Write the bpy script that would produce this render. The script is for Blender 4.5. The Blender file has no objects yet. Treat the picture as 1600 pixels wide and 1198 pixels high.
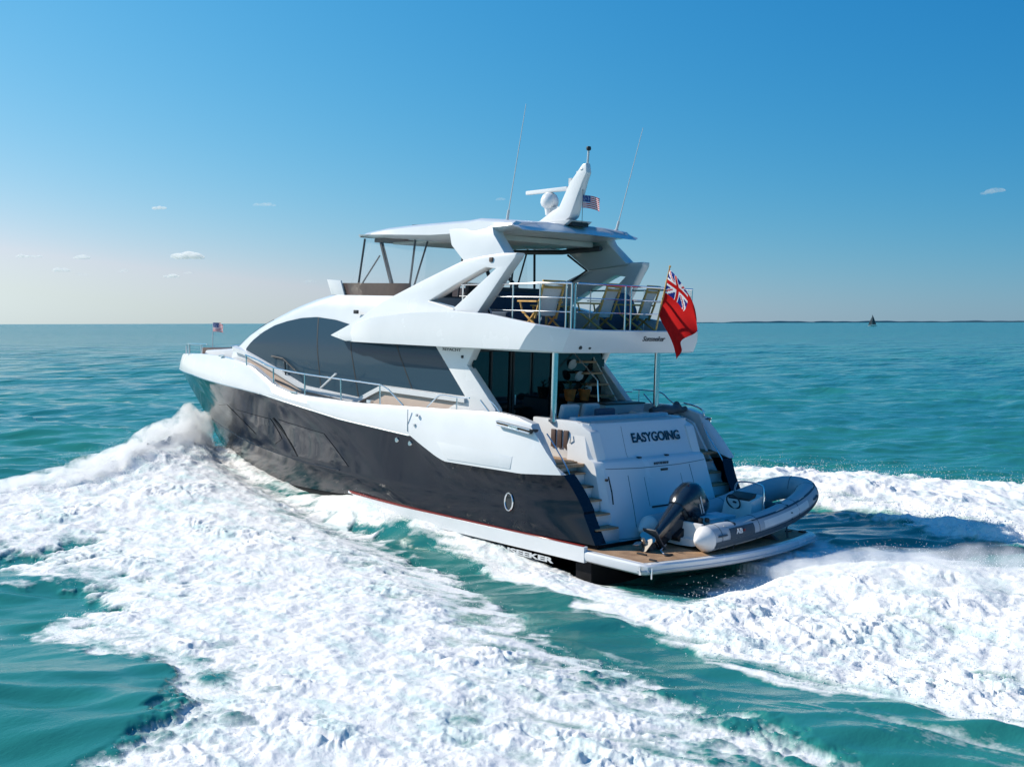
import bpy, bmesh, math, random
import numpy as np
from mathutils import Vector, Matrix
from mathutils.geometry import tessellate_polygon
R = math.radians
random.seed(7)
rng = np.random.default_rng(11)
sc = bpy.context.scene
COL = sc.collection

# ------------------------------------------------------------------ camera
CAMLOC = Vector((-13.1636, 18.5056, 4.5896))
cam_d = bpy.data.cameras.new('camera')
cam = bpy.data.objects.new('camera', cam_d); COL.objects.link(cam)
cr = Vector((-0.67889, -0.73424, -0.0025)); cu = Vector((0.03579, -0.03649, 0.99869)); cf = Vector((0.73337, -0.67791, -0.05105))
cam.matrix_world = Matrix(((cr.x, cu.x, -cf.x, CAMLOC.x), (cr.y, cu.y, -cf.y, CAMLOC.y), (cr.z, cu.z, -cf.z, CAMLOC.z), (0, 0, 0, 1)))
cam_d.sensor_width = 36.0; cam_d.lens = 36.0 * 1848.7 / 1600.0
cam_d.clip_start = 0.1; cam_d.clip_end = 100000
sc.camera = cam

# ------------------------------------------------------------------ light
SUN_AZ, SUN_EL = 31.0, 37.0            # azimuth measured from the bow towards port
w = bpy.data.worlds.new("World"); sc.world = w; w.use_nodes = True
nt = w.node_tree
bg = nt.nodes['Background']
sky = nt.nodes.new('ShaderNodeTexSky'); sky.sky_type = 'NISHITA'; sky.sun_disc = False
sky.sun_elevation = R(SUN_EL); sky.sun_rotation = R(90 - SUN_AZ)
sky.altitude = 0; sky.air_density = 1.0; sky.dust_density = 0.1; sky.ozone_density = 1.0
sdir = Vector((math.cos(R(SUN_AZ)) * math.cos(R(SUN_EL)), math.sin(R(SUN_AZ)) * math.cos(R(SUN_EL)), math.sin(R(SUN_EL))))
# grade of the clear sky: deeper blue overhead, milky glow on the sun's side
def wnode(t, **k):
    q = nt.nodes.new(t)
    for a_, v_ in k.items(): setattr(q, a_, v_)
    return q
def wmath(op, a, b=None, c=None):
    q = wnode('ShaderNodeMath', operation=op)
    for i_, v_ in enumerate((a, b, c)):
        if v_ is None: continue
        if isinstance(v_, (int, float)): q.inputs[i_].default_value = v_
        else: nt.links.new(v_, q.inputs[i_])
    return q.outputs[0]
tcw = wnode('ShaderNodeTexCoord'); dt = wnode('ShaderNodeVectorMath', operation='DOT_PRODUCT'); nt.links.new(tcw.outputs['Generated'], dt.inputs[0]); dt.inputs[1].default_value = sdir
ct = wmath('MINIMUM', dt.outputs['Value'], 0.62)
sep = wnode('ShaderNodeSeparateColor'); nt.links.new(sky.outputs[0], sep.inputs[0]); comb = wnode('ShaderNodeCombineColor')
chan = []
for i_, (g0, gp, gh) in enumerate(((-0.76, 1.93, 1.88), (-0.55, 0.83, 0.78), (-0.25, 0.51, 0.43))):
    e_ = wmath('EXPONENT', wmath('MULTIPLY_ADD', ct, gh, g0 + gp * math.log(0.1) - math.log(0.1)))
    chan.append(wmath('MULTIPLY', wmath('POWER', sep.outputs[i_], gp), e_))
nt.links.new(wmath('MINIMUM', chan[0], wmath('MULTIPLY', chan[1], 0.885)), comb.inputs[0]); nt.links.new(chan[1], comb.inputs[1])
nt.links.new(wmath('MAXIMUM', chan[2], wmath('MULTIPLY', chan[1], 1.0)), comb.inputs[2])
nt.links.new(comb.outputs[0], bg.inputs[0]); bg.inputs[1].default_value = 0.09
sun_d = bpy.data.lights.new('sun', 'SUN'); sun_d.energy = 5.0; sun_d.angle = R(0.5); sun_d.color = (1.0, 0.925, 0.81)
sun = bpy.data.objects.new('sun', sun_d); COL.objects.link(sun)
sun.rotation_euler = sdir.to_track_quat('Z', 'Y').to_euler(); sun.location = (0, 0, 50)
sc.view_settings.view_transform = 'Standard'; sc.view_settings.look = 'None'
sc.view_settings.exposure = 0.15; sc.view_settings.gamma = 1.0
sc.render.engine = 'CYCLES'
sc.cycles.use_denoising = True
sc.cycles.max_bounces = 10; sc.cycles.diffuse_bounces = 2; sc.cycles.transparent_max_bounces = 12; sc.cycles.volume_bounces = 8
sc.cycles.caustics_reflective = False; sc.cycles.caustics_refractive = False

# boat frame (x to the bow, y to port, z up from the design line) -> world (sea at z = 0)
BM = Matrix(((0.99961, -0.00047, -0.02807, 0), (0.0, 0.99986, -0.01661, 0), (0.02808, 0.0166, 0.99947, -0.3), (0, 0, 0, 1)))

# ------------------------------------------------------------------ materials
MATS = {}
def mat(name, col, rough=0.5, metal=0.0, coat=0.0, spec=0.5, noise=0.0, nscale=8.0, bump=0.0, alpha=1.0, trans=0.0):
    m = bpy.data.materials.new(name); m.use_nodes = True
    n = m.node_tree.nodes; l = m.node_tree.links; p = n['Principled BSDF']
    p.inputs['Base Color'].default_value = (*col, 1); p.inputs['Roughness'].default_value = rough
    p.inputs['Metallic'].default_value = metal; p.inputs['Coat Weight'].default_value = coat
    p.inputs['Coat Roughness'].default_value = 0.03; p.inputs['Specular IOR Level'].default_value = spec
    p.inputs['Alpha'].default_value = alpha; p.inputs['Transmission Weight'].default_value = trans
    if noise or bump:
        tc = n.new('ShaderNodeTexCoord'); tx = n.new('ShaderNodeTexNoise'); tx.inputs['Scale'].default_value = nscale
        tx.inputs['Detail'].default_value = 5
        l.new(tc.outputs['Object'], tx.inputs['Vector'])
        if noise:
            mr = n.new('ShaderNodeMapRange'); mr.inputs[1].default_value = 0.3; mr.inputs[2].default_value = 0.7
            mr.inputs[3].default_value = 1 - noise; mr.inputs[4].default_value = 1 + noise
            mx = n.new('ShaderNodeMix'); mx.data_type = 'RGBA'; mx.blend_type = 'MULTIPLY'; mx.inputs[0].default_value = 1
            l.new(tx.outputs[0], mr.inputs[0]); mx.inputs[6].default_value = (*col, 1); l.new(mr.outputs[0], mx.inputs[7])
            l.new(mx.outputs[2], p.inputs['Base Color'])
            m2 = n.new('ShaderNodeMapRange'); m2.inputs[3].default_value = rough * 0.8; m2.inputs[4].default_value = min(1, rough * 1.25)
            l.new(tx.outputs[0], m2.inputs[0]); l.new(m2.outputs[0], p.inputs['Roughness'])
        if bump:
            b = n.new('ShaderNodeBump'); b.inputs['Strength'].default_value = bump; b.inputs['Distance'].default_value = 0.01
            l.new(tx.outputs[0], b.inputs['Height']); l.new(b.outputs[0], p.inputs['Normal'])
    MATS[name] = m
    return m
def teak(name, axis):
    m = mat(name, (0.36, 0.21, 0.11), 0.6)
    n = m.node_tree.nodes; l = m.node_tree.links; p = n['Principled BSDF']
    tc = n.new('ShaderNodeTexCoord'); sx = n.new('ShaderNodeSeparateXYZ'); l.new(tc.outputs['Object'], sx.inputs[0])
    mu = n.new('ShaderNodeMath'); mu.operation = 'MULTIPLY'; mu.inputs[1].default_value = 1 / 0.06
    l.new(sx.outputs[axis], mu.inputs[0])
    fr = n.new('ShaderNodeMath'); fr.operation = 'FRACT'; l.new(mu.outputs[0], fr.inputs[0])
    gt = n.new('ShaderNodeMath'); gt.operation = 'GREATER_THAN'; gt.inputs[1].default_value = 0.1; l.new(fr.outputs[0], gt.inputs[0])
    tx = n.new('ShaderNodeTexNoise'); tx.inputs['Scale'].default_value = 6; tx.inputs['Detail'].default_value = 6
    l.new(tc.outputs['Object'], tx.inputs['Vector'])
    cr_ = n.new('ShaderNodeValToRGB'); cr_.color_ramp.elements[0].color = (0.28, 0.165, 0.09, 1); cr_.color_ramp.elements[1].color = (0.46, 0.29, 0.165, 1)
    cr_.color_ramp.elements[0].position = 0.3; cr_.color_ramp.elements[1].position = 0.7
    l.new(tx.outputs[0], cr_.inputs[0])
    mx = n.new('ShaderNodeMix'); mx.data_type = 'RGBA'; mx.inputs[6].default_value = (0.03, 0.028, 0.025, 1)
    l.new(gt.outputs[0], mx.inputs[0]); l.new(cr_.outputs[0], mx.inputs[7]); l.new(mx.outputs[2], p.inputs['Base Color'])
    return m
WHITE = mat('white_gelcoat', (0.73, 0.735, 0.74), 0.25, coat=0.4, noise=0.025, nscale=1.5)
LINER = mat('cream_liner', (0.66, 0.64, 0.60), 0.5, noise=0.03, nscale=3)
GREYW = mat('grey_white', (0.55, 0.57, 0.58), 0.4, noise=0.03)
HULLM = mat('black_hull', (0.006, 0.011, 0.020), 0.07, coat=0.0, spec=0.30, noise=0.1, nscale=2)
BOTTOM = mat('antifouling', (0.010, 0.010, 0.012), 0.6, spec=0.15, noise=0.25, nscale=6)
GLASS = mat('tinted_glass', (0.030, 0.062, 0.092), 0.04, spec=0.22)
HGLASS = mat('hull_glass', (0.010, 0.013, 0.018), 0.02, coat=0.0, spec=0.55)
DGLASS = mat('dark_glass', (0.004, 0.010, 0.013), 0.03, spec=0.7)
STEEL = mat('polished_steel', (0.78, 0.79, 0.80), 0.14, metal=1.0)
DARK = mat('dark_trim', (0.015, 0.016, 0.018), 0.45)
DGREY = mat('dark_grey', (0.07, 0.075, 0.085), 0.5, noise=0.08)
NAVY = mat('navy_fabric', (0.05, 0.085, 0.14), 0.9, noise=0.15, nscale=14, bump=0.3)
SLATE = mat('slate_fabric', (0.09, 0.13, 0.19), 0.9, noise=0.1, nscale=10, bump=0.3)
FABW = mat('white_fabric', (0.62, 0.64, 0.68), 0.9, noise=0.06, nscale=12, bump=0.3)
SLING = mat('grey_sling', (0.66, 0.66, 0.67), 0.85, noise=0.06, nscale=30)
WOOD = mat('golden_wood', (0.62, 0.35, 0.10), 0.5, noise=0.2, nscale=9)
BROWN = mat('brown_leather', (0.09, 0.055, 0.045), 0.55, noise=0.15, nscale=8)
SMOKE = mat('smoked_acrylic', (0.10, 0.065, 0.055), 0.08, spec=0.6, noise=0.1)
RED = mat('red_paint', (0.22, 0.02, 0.015), 0.3)
TERRA = mat('terracotta', (0.52, 0.15, 0.03), 0.7, noise=0.2)
LEAF = mat('leaf_green', (0.03, 0.06, 0.02), 0.6, noise=0.3)
CHROME = STEEL
TEAKX = teak('teak_planks', 1)
TEAKY = teak('teak_planks_across', 0)
PINK = mat('teak_bounce_panel', (0.62, 0.50, 0.42), 0.5, noise=0.04, nscale=4)  # white house side, with warm light bounced off the teak put into its colour
TUBE = mat('grey_hypalon', (0.40, 0.43, 0.46), 0.55, noise=0.05, nscale=5)
TUBED = mat('dark_hypalon', (0.055, 0.075, 0.095), 0.6, noise=0.08)
TUBEW = mat('white_cone', (0.72, 0.70, 0.68), 0.55, noise=0.04)
COWL = mat('engine_navy', (0.010, 0.016, 0.028), 0.18, coat=0.7)
BRONZE = mat('propeller_metal', (0.55, 0.52, 0.48), 0.3, metal=1.0)
def clear_mat():
    m = bpy.data.materials.new('clear_vinyl'); m.use_nodes = True
    n = m.node_tree.nodes; l = m.node_tree.links; p = n['Principled BSDF']; o = n['Material Output']
    p.inputs['Base Color'].default_value = (0.8, 0.85, 0.9, 1); p.inputs['Roughness'].default_value = 0.06
    t = n.new('ShaderNodeBsdfTransparent'); mx = n.new('ShaderNodeMixShader'); mx.inputs[0].default_value = 0.10
    l.new(t.outputs[0], mx.inputs[1]); l.new(p.outputs[0], mx.inputs[2]); l.new(mx.outputs[0], o.inputs['Surface'])
    return m
CLEAR = clear_mat()

# ------------------------------------------------------------------ mesh helpers
class MB:
    def __init__(s): s.v = []; s.f = []; s.m = []; s.cur = 0
    def add(s, vs, fs):
        b = len(s.v); s.v += [tuple(x) for x in vs]
        for f in fs: s.f.append([b + i for i in f]); s.m.append(s.cur)
        return s
    def box(s, c, d, rot=None):
        vs = [Vector((sx * d[0] / 2, sy * d[1] / 2, sz * d[2] / 2)) for sz in (-1, 1) for sy in (-1, 1) for sx in (-1, 1)]
        if rot is not None: vs = [rot @ v for v in vs]
        vs = [v + Vector(c) for v in vs]
        return s.add(vs, [(0, 2, 3, 1), (4, 5, 7, 6), (0, 1, 5, 4), (2, 6, 7, 3), (0, 4, 6, 2), (1, 3, 7, 5)])
    def hexa(s, lo, hi):      # two quads of four points each
        return s.add(list(lo) + list(hi), [(3, 2, 1, 0), (4, 5, 6, 7), (0, 1, 5, 4), (1, 2, 6, 5), (2, 3, 7, 6), (3, 0, 4, 7)])
    def loft(s, rings, closed=True, caps=True):
        n = len(rings[0]); vs = [p for r in rings for p in r]; fs = []
        for i in range(len(rings) - 1):
            for j in range(n if closed else n - 1):
                k = (j + 1) % n
                fs.append((i * n + j, i * n + k, (i + 1) * n + k, (i + 1) * n + j))
        if caps and closed:
            fs.append(tuple(range(n - 1, -1, -1))); fs.append(tuple(range((len(rings) - 1) * n, len(rings) * n)))
        return s.add(vs, fs)
    def grid(s, rows): return s.loft(rows, closed=False, caps=False)
    def tube(s, path, r, n=8, closed=False):
        P = [Vector(p) for p in path]; rs = r if isinstance(r, (list, tuple)) else [r] * len(P)
        rings = []; ref = None
        for i, p in enumerate(P):
            a = P[i - 1] if i > 0 else (P[-1] if closed else p); b = P[(i + 1) % len(P)] if (i < len(P) - 1 or closed) else p
            t = (b - a).normalized()
            if ref is None: ref = Vector((0, 0, 1)) if abs(t.z) < 0.9 else Vector((1, 0, 0))
            u = (ref - t * ref.dot(t)); u = u.normalized() if u.length > 1e-4 else t.orthogonal().normalized()
            v = t.cross(u); ref = u
            rings.append([p + (u * math.cos(2 * math.pi * k / n) + v * math.sin(2 * math.pi * k / n)) * rs[i] for k in range(n)])
        if closed: rings.append(rings[0]); return s.loft(rings, caps=False)
        return s.loft(rings)
    def lathe(s, prof, c=(0, 0, 0), n=20, M=None):
        rings = []
        for r_, z_ in prof:
            ring = [Vector((r_ * math.cos(2 * math.pi * k / n), r_ * math.sin(2 * math.pi * k / n), z_)) for k in range(n)]
            if M is not None: ring = [M @ q for q in ring]
            rings.append([q + Vector(c) for q in ring])
        return s.loft(rings)
    def prism(s, outer, holes, fa, fb):   # outline(s) of 2-d points; fa, fb map a 2-d point to the two faces
        loops = [outer] + list(holes); flat = [p for lp in loops for p in lp]
        tri = tessellate_polygon([[Vector((p[0], p[1], 0)) for p in lp] for lp in loops])
        n = len(flat); vs = [fa(p) for p in flat] + [fb(p) for p in flat]; fs = []
        for t in tri: fs.append(tuple(t)); fs.append(tuple(n + i for i in reversed(t)))
        b = 0
        for lp in loops:
            k = len(lp)
            for i in range(k): j = (i + 1) % k; fs.append((b + i, b + j, n + b + j, n + b + i))
            b += k
        return s.add(vs, fs)
    def mirror(s):
        n = len(s.v); s.v += [(x, -y, z) for x, y, z in s.v]; s.f += [[n + i for i in reversed(f)] for f in s.f]; s.m += s.m
        return s
    def groups(s):            # faces gathered into pieces that touch or whose boxes meet
        par = list(range(len(s.v)))
        def find(a):
            while par[a] != a: par[a] = par[par[a]]; a = par[a]
            return a
        key = {}
        for i, p in enumerate(s.v):
            k = (round(p[0], 4), round(p[1], 4), round(p[2], 4))
            if k in key: par[find(i)] = find(key[k])
            else: key[k] = i
        for f in s.f:
            for i in f[1:]: par[find(i)] = find(f[0])
        comp = {}
        for n_, f in enumerate(s.f): comp.setdefault(find(f[0]), []).append(n_)
        cs = []
        for fs in comp.values():
            q = np.array([s.v[i] for n_ in fs for i in s.f[n_]], float); cs.append([fs, q.min(0) - 0.008, q.max(0) + 0.008])
        k = 0
        while k < len(cs):
            hit = False
            for j in range(k + 1, len(cs)):
                if (cs[k][1] <= cs[j][2]).all() and (cs[j][1] <= cs[k][2]).all():
                    cs[k] = [cs[k][0] + cs[j][0], np.minimum(cs[k][1], cs[j][1]), np.maximum(cs[k][2], cs[j][2])]; cs.pop(j); hit = True; break
            if not hit: k += 1
        return [sorted(c[0]) for c in cs]
    def build(s, name, mats, parent=None, one=False, **kw):
        g = [] if one or len(s.f) > 30000 else s.groups()
        if len(g) < 2: return s.build1(name, mats, parent, **kw)
        first = None
        for fs in g:
            t = MB(); ids = {}
            for n_ in fs:
                f = []
                for i in s.f[n_]:
                    if i not in ids: ids[i] = len(t.v); t.v.append(s.v[i])
                    f.append(ids[i])
                t.f.append(f); t.m.append(s.m[n_])
            o = t.build1(name, mats, parent, **kw); first = first or o
        return first
    def build1(s, name, mats, parent=None, bevel=0.0, seg=2, sharp=35, smooth=True, M=None, norm=True):
        me = bpy.data.meshes.new(name); me.from_pydata(s.v, [], s.f)
        if not isinstance(mats, (list, tuple)): mats = [mats]
        for m in mats: me.materials.append(m)
        me.polygons.foreach_set('material_index', s.m)
        if norm or bevel:
            bm = bmesh.new(); bm.from_mesh(me)
            bmesh.ops.remove_doubles(bm, verts=bm.verts, dist=1e-5)
            bmesh.ops.recalc_face_normals(bm, faces=bm.faces)
            if bevel:
                bm.normal_update()
                es = [e for e in bm.edges if len(e.link_faces) == 2 and e.calc_face_angle(0) > R(28)]
                bmesh.ops.bevel(bm, geom=es, offset=bevel, segments=seg, affect='EDGES', clamp_overlap=True, profile=0.6)
            bm.to_mesh(me); bm.free()
        if smooth:
            me.polygons.foreach_set('use_smooth', [True] * len(me.polygons)); me.set_sharp_from_angle(angle=R(sharp))
        me.update()
        o = bpy.data.objects.new(name, me); COL.objects.link(o)
        if M is not None: o.matrix_world = M
        if parent is not None: o.parent = parent
        return o
def V(*a): return Vector(a)
def lerp(a, b, t): return a + (b - a) * t
def interp(x, tab):
    return float(np.interp(x, [t[0] for t in tab], [t[1] for t in tab]))
def smooth_path(pts, n=8):
    P = [Vector(p) for p in pts]; out = []
    for i in range(len(P) - 1):
        p0 = P[max(i - 1, 0)]; p1 = P[i]; p2 = P[i + 1]; p3 = P[min(i + 2, len(P) - 1)]
        for k in range(n):
            t = k / n
            out.append(0.5 * ((2 * p1) + (p2 - p0) * t + (2 * p0 - 5 * p1 + 4 * p2 - p3) * t * t + (3 * p1 - p0 - 3 * p2 + p3) * t ** 3))
    out.append(P[-1]); return out
def thing(name, label, cat, M=None, group=None):
    o = bpy.data.objects.new(name, None); COL.objects.link(o); o.empty_display_size = 0.3
    o.matrix_world = BM if M is None else M
    o['label'] = label; o['category'] = cat
    if group: o['group'] = group
    return o
def tag(o, label, cat, group=None):
    o['label'] = label; o['category'] = cat
    if group: o['group'] = group
    return o
def at(x, y, z, rz=0.0): return BM @ Matrix.Translation((x, y, z)) @ Matrix.Rotation(rz, 4, 'Z')
def text_obj(name, body, size, o, right, up, m, parent, width=None, extrude=0.004, bold=0.0, shear=0.0):
    c = bpy.data.curves.new('tmp', 'FONT'); c.body = body; c.size = size; c.align_x = 'CENTER'; c.extrude = extrude; c.offset = bold; c.shear = shear
    t = bpy.data.objects.new('tmp', c); COL.objects.link(t)
    dg = bpy.context.evaluated_depsgraph_get(); me = bpy.data.meshes.new_from_object(t.evaluated_get(dg))
    bpy.data.objects.remove(t); bpy.data.curves.remove(c)
    xs = [v.co.x for v in me.vertices]; sx = (width / (max(xs) - min(xs))) if width else 1.0
    r_ = Vector(right).normalized(); u_ = Vector(up).normalized(); u_ = (u_ - r_ * u_.dot(r_)).normalized(); n_ = r_.cross(u_); o = Vector(o)
    for v in me.vertices: v.co = o + r_ * v.co.x * sx + u_ * v.co.y + n_ * v.co.z
    me.name = name; me.materials.clear(); me.materials.append(m)
    ob = bpy.data.objects.new(name, me); COL.objects.link(ob); ob.parent = parent
    return ob

# ================================================================== THE SEA
def _hash(ix, iy, seed):
    h = (ix * 374761393 + iy * 668265263 + seed * 974634777) & 0xFFFFFFFF
    h = ((h ^ (h >> 13)) * 1274126177) & 0xFFFFFFFF
    return ((h ^ (h >> 16)) & 0xFFFF).astype(np.float32) / 65535.0
def vnoise(x, y, seed=0):     # gradient noise in about -1..1
    ix = np.floor(x).astype(np.int64); iy = np.floor(y).astype(np.int64); fx = (x - ix).astype(np.float32); fy = (y - iy).astype(np.float32)
    ux = fx * fx * fx * (fx * (fx * 6 - 15) + 10); uy = fy * fy * fy * (fy * (fy * 6 - 15) + 10)
    def g(dx, dy):
        a = _hash(ix + dx, iy + dy, seed) * 6.2831853; return np.cos(a) * (fx - dx) + np.sin(a) * (fy - dy)
    a = g(0, 0); b = g(1, 0); c = g(0, 1); d = g(1, 1)
    return ((a + (b - a) * ux) * (1 - uy) + (c + (d - c) * ux) * uy) * 1.5
def fbm(x, y, sc_, octs, seed=0, gain=0.5, ridged=False, spacing=None):
    out = np.zeros(x.shape, np.float32); amp = 1.0; f = 1.0 / sc_
    for o in range(octs):
        n_ = vnoise(x * f + 13.7 * o, y * f - 7.1 * o, seed + o)
        if ridged: n_ = 1 - 2 * np.abs(n_)
        if spacing is not None: n_ = n_ * np.clip((1.0 / f) / (spacing * 2.2) - 0.6, 0, 1)
        out += amp * n_; amp *= gain; f *= 2.03
    return out
def poly_sdf(x, y, P):        # positive inside
    P = np.array(P, np.float32); d2 = np.full(x.shape, 1e9, np.float32); inside = np.zeros(x.shape, bool)
    n = len(P)
    for i in range(n):
        ax, ay_ = P[i]; bx, by = P[(i + 1) % n]; ex, ey = bx - ax, by - ay_
        t = np.clip(((x - ax) * ex + (y - ay_) * ey) / (ex * ex + ey * ey + 1e-9), 0, 1)
        d2 = np.minimum(d2, (x - ax - t * ex) ** 2 + (y - ay_ - t * ey) ** 2)
        if by != ay_:
            c = ((ay_ > y) != (by > y)) & (x < (bx - ax) * (y - ay_) / (by - ay_) + ax); inside ^= c
    d = np.sqrt(d2); return np.where(inside, d, -d)
def sstep(a, b, x): t = np.clip((x - a) / (b - a), 0, 1); return t * t * (3 - 2 * t)
def bump1(x, c, w_): return np.exp(-((x - c) / w_) ** 2)

# foam outlines on the water (metres, world)
FOAM_A = [(19.6, 0.0), (21.3, 0.0), (21.2, 1.0), (19.6, 3.1), (18.5, 5.0), (18.9, 6.2), (19.2, 7.8), (20.0, 10.5)] + [(12.61, 11.44), (11.26, 10.02), (11.42, 9.19), (11.18, 8.2), (11.08, 8.52), (9.91, 10.26), (9.47, 10.65), (8.48, 10.66), (7.41, 9.69), (6.55, 9.9), (5.52, 10.51), (4.98, 11.16), (4.33, 11.86), (3.64, 11.8), (2.23, 11.81), (1.3, 11.34), (0.86, 11.49), (0.32, 11.8), (-0.21, 11.85), (-0.39, 12.26), (-0.72, 12.7), (-1.32, 13.54), (-1.98, 14.32), (-2.79, 14.86), (-8.34, 8.92), (-7.39, 8.09), (-6.5, 7.81), (-5.44, 7.67), (-4.57, 7.48), (-3.54, 7.32), (-2.53, 7.18), (-1.16, 6.8), (0.1, 6.39), (1.28, 6.02), (2.66, 5.42), (4.57, 4.63), (6.68, 3.99), (9.55, 2.97), (12.57, 1.89), (16.2, 0.4), (20.35, -1.22)]
FOAM_B = [(13.54, 0.76), (11.21, 0.46), (7.81, 1.15), (5.02, 1.71), (2.99, 1.87), (1.15, 2.68), (-0.5, 3.48), (-1.01, 3.59), (-0.3, 2.29), (0.62, 0.46), (1.28, -1.7), (1.34, -4.42), (-0.98, -1.67), (-2.08, -1.38), (-3.23, -1.56), (-3.77, -2.92), (-5.08, -3.9), (-12.69, -5.69), (-13.6, 7.2), (-9.16, 5.61), (-8.52, 5.52), (-7.54, 5.58), (-6.85, 5.7), (-6.06, 5.72), (-5.27, 5.85), (-4.35, 5.87), (-3.2, 5.73), (-2.48, 5.4), (-1.64, 5.26), (-0.3, 4.96), (1.08, 4.61), (3.29, 3.96), (5.13, 3.37), (7.75, 2.68), (10.55, 1.72), (12.32, 1.47)]
FOAM_C = [(9.64, -10.68), (8.46, -11.22), (7.72, -11.33), (5.98, -12.07), (3.4, -12.93), (0.8, -13.25), (-2.84, -14.24), (-12.4, -16.63), (-13.73, 1.54), (-6.14, -3.88), (-3.39, -3.78), (-1.46, -5.1), (0.47, -5.93), (2.46, -6.47), (4.75, -7.1), (6.38, -7.07)]
CREAM = [(-1.16, 6.14), (-2.74, 6.53), (-4.03, 6.79), (-4.95, 6.73), (-5.73, 6.57), (-6.46, 6.43), (-7.15, 6.29), (-7.79, 6.16), (-8.76, 6.16), (-9.05, 6.98), (-8.06, 6.78), (-7.37, 6.75), (-6.67, 6.8), (-5.97, 6.95), (-5.15, 7.02), (-4.19, 7.0), (-2.94, 6.75), (-1.31, 6.29)]

def build_sea():
    # sheet of polar cells round the viewer's foot point: fine inside the view, coarse behind, reaching past the horizon
    az0 = math.degrees(math.atan2(cf.y, cf.x))
    an = np.concatenate([np.linspace(-31, 31, 1181), np.linspace(31, 329, 190)[1:]])
    ang = np.radians(az0 + an[:-1] if abs(an[-1] - 329) < 1e-6 else az0 + an).astype(np.float64)
    rs = [2.0, 5.0, 8.0, 10.0]
    while rs[-1] < 60000:
        r = rs[-1]
        if r < 18: d = 0.036
        elif r < 46: d = 0.036 + (r - 18) * 0.0030
        else: d = max(0.12 + (r - 46) * 0.004, r * r / 13000.0)
        rs.append(r + d)
    rs = np.array(rs)
    na, nr = len(ang), len(rs)
    A, Rr = np.meshgrid(ang, rs)
    X = (CAMLOC.x + np.cos(A) * Rr).ravel(); Yy = (CAMLOC.y + np.sin(A) * Rr).ravel(); Rf = Rr.ravel()
    dr = np.gradient(rs); fine = np.concatenate([np.full(1181, 62 / 1180.0), np.full(na - 1181, 298 / 189.0)])
    SP = np.maximum(np.repeat(dr, na), (np.radians(fine)[None, :] * rs[:, None]).ravel()).astype(np.float32)
    x = X.astype(np.float32); y = Yy.astype(np.float32)
    # open-water waves: many sines spread about a wind direction
    z = np.zeros(x.shape, np.float32)
    wr = np.random.default_rng(5)
    wind = math.atan2(cf.y, cf.x) + R(12)
    for k in range(64):
        lam = 0.55 * (26 / 0.55) ** (k / 63.0); th = wind + wr.normal(0, 0.42)
        amp = 0.0078 * lam ** 0.60 * (1.0 if lam < 9 else 9.0 / lam); kk = 2 * math.pi / lam
        ph = wr.uniform(0, 6.28); fade = np.clip(lam / (SP * 2.6) - 0.5, 0, 1)
        s_ = np.sin(kk * (x * math.cos(th) + y * math.sin(th)) + ph + 0.7 * np.sin(kk * .21 * (x * math.sin(th) - y * math.cos(th)) + ph * 3))
        z += amp * fade * (s_ + 0.28 * s_ * s_ - 0.14)
    near = Rf < 75
    foam = np.zeros(x.shape, np.float32); calm = np.zeros(x.shape, np.float32)
    xn, yn, sp = x[near], y[near], SP[near]
    edge = fbm(xn, yn, 2.2, 4, 31, spacing=sp); edge2 = fbm(xn, yn, 0.5, 3, 41, spacing=sp)
    lump = fbm(xn, yn, 1.3, 5, 51, 0.55, spacing=sp); rid = fbm(xn * 0.8 + yn * .3, yn * 1.15, 0.7, 5, 61, 0.56, ridged=True, spacing=sp); fine_ = fbm(xn, yn, 0.16, 3, 71, 0.6, spacing=sp)
    wx = 0.25 * fbm(xn, yn, 0.8, 2, 101, spacing=sp); wy = 0.25 * fbm(xn, yn, 0.8, 2, 111, spacing=sp)
    splash = sstep(0.0, 0.55, fbm(xn, yn, 2.6, 2, 91)) * np.clip(fbm((xn + wx) * 1.0, (yn + wy) * 1.5, 0.42, 4, 121, 0.6, ridged=True, spacing=sp) + 0.1, -0.2, 1.2)   # patches of churned clumps
    lace = fbm(xn, yn, 0.9, 4, 95, 0.62, ridged=True, spacing=sp * .6)            # net of foam strings with open water between
    # streaks trailing astern along the hull
    st = fbm(xn * 0.22, (yn - 0.12 * xn) * 1.9, 0.9, 5, 81, 0.6, spacing=sp * 0.5)
    zn = np.zeros(xn.shape, np.float32)
    # --- A: the broad bow-wave field on the port side
    dA = poly_sdf(xn, yn, FOAM_A)
    fade_aft = sstep(-5.0, 2.0, xn + (yn - 7) * .55)          # thins out astern along its inboard side
    fA = sstep(-0.15, 0.45, dA + 0.45 * edge + 0.25 * edge2 + 0.14 * lace + 0.10)
    inb = sstep(0.1, 2.4, dA)                           # streaky towards the inboard border
    solidA = np.clip(0.30 + 0.75 * fade_aft, 0, 1) * (0.30 + 0.70 * inb)
    fA = fA * np.clip(solidA + (1.05 - solidA) * np.clip(0.45 * st + 0.42 * lace + 0.05, -0.6, 1) , 0, 1)
    fA = fA * np.clip(0.90 + 0.22 * lace + 0.10 * st, 0.35, 1.05)
    # raised bow crest running aft, and the curtain of white water thrown out at the stem
    ridge_y = np.interp(xn, [-6, 0, 4, 8, 12, 15, 18, 20.5], [9.5, 7.6, 6.0, 4.6, 3.7, 3.0, 2.2, 1.2])
    hr_ = np.interp(xn, [-6, 0, 5, 9, 13, 16, 18.5, 20, 21], [0.02, 0.04, 0.08, 0.16, 0.30, 0.42, 0.42, 0.25, 0.0])
    off = yn - ridge_y
    zn += hr_ * np.where(off < 0, np.exp(-(off / 0.85) ** 2), np.exp(-(off / 3.0) ** 2))
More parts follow.
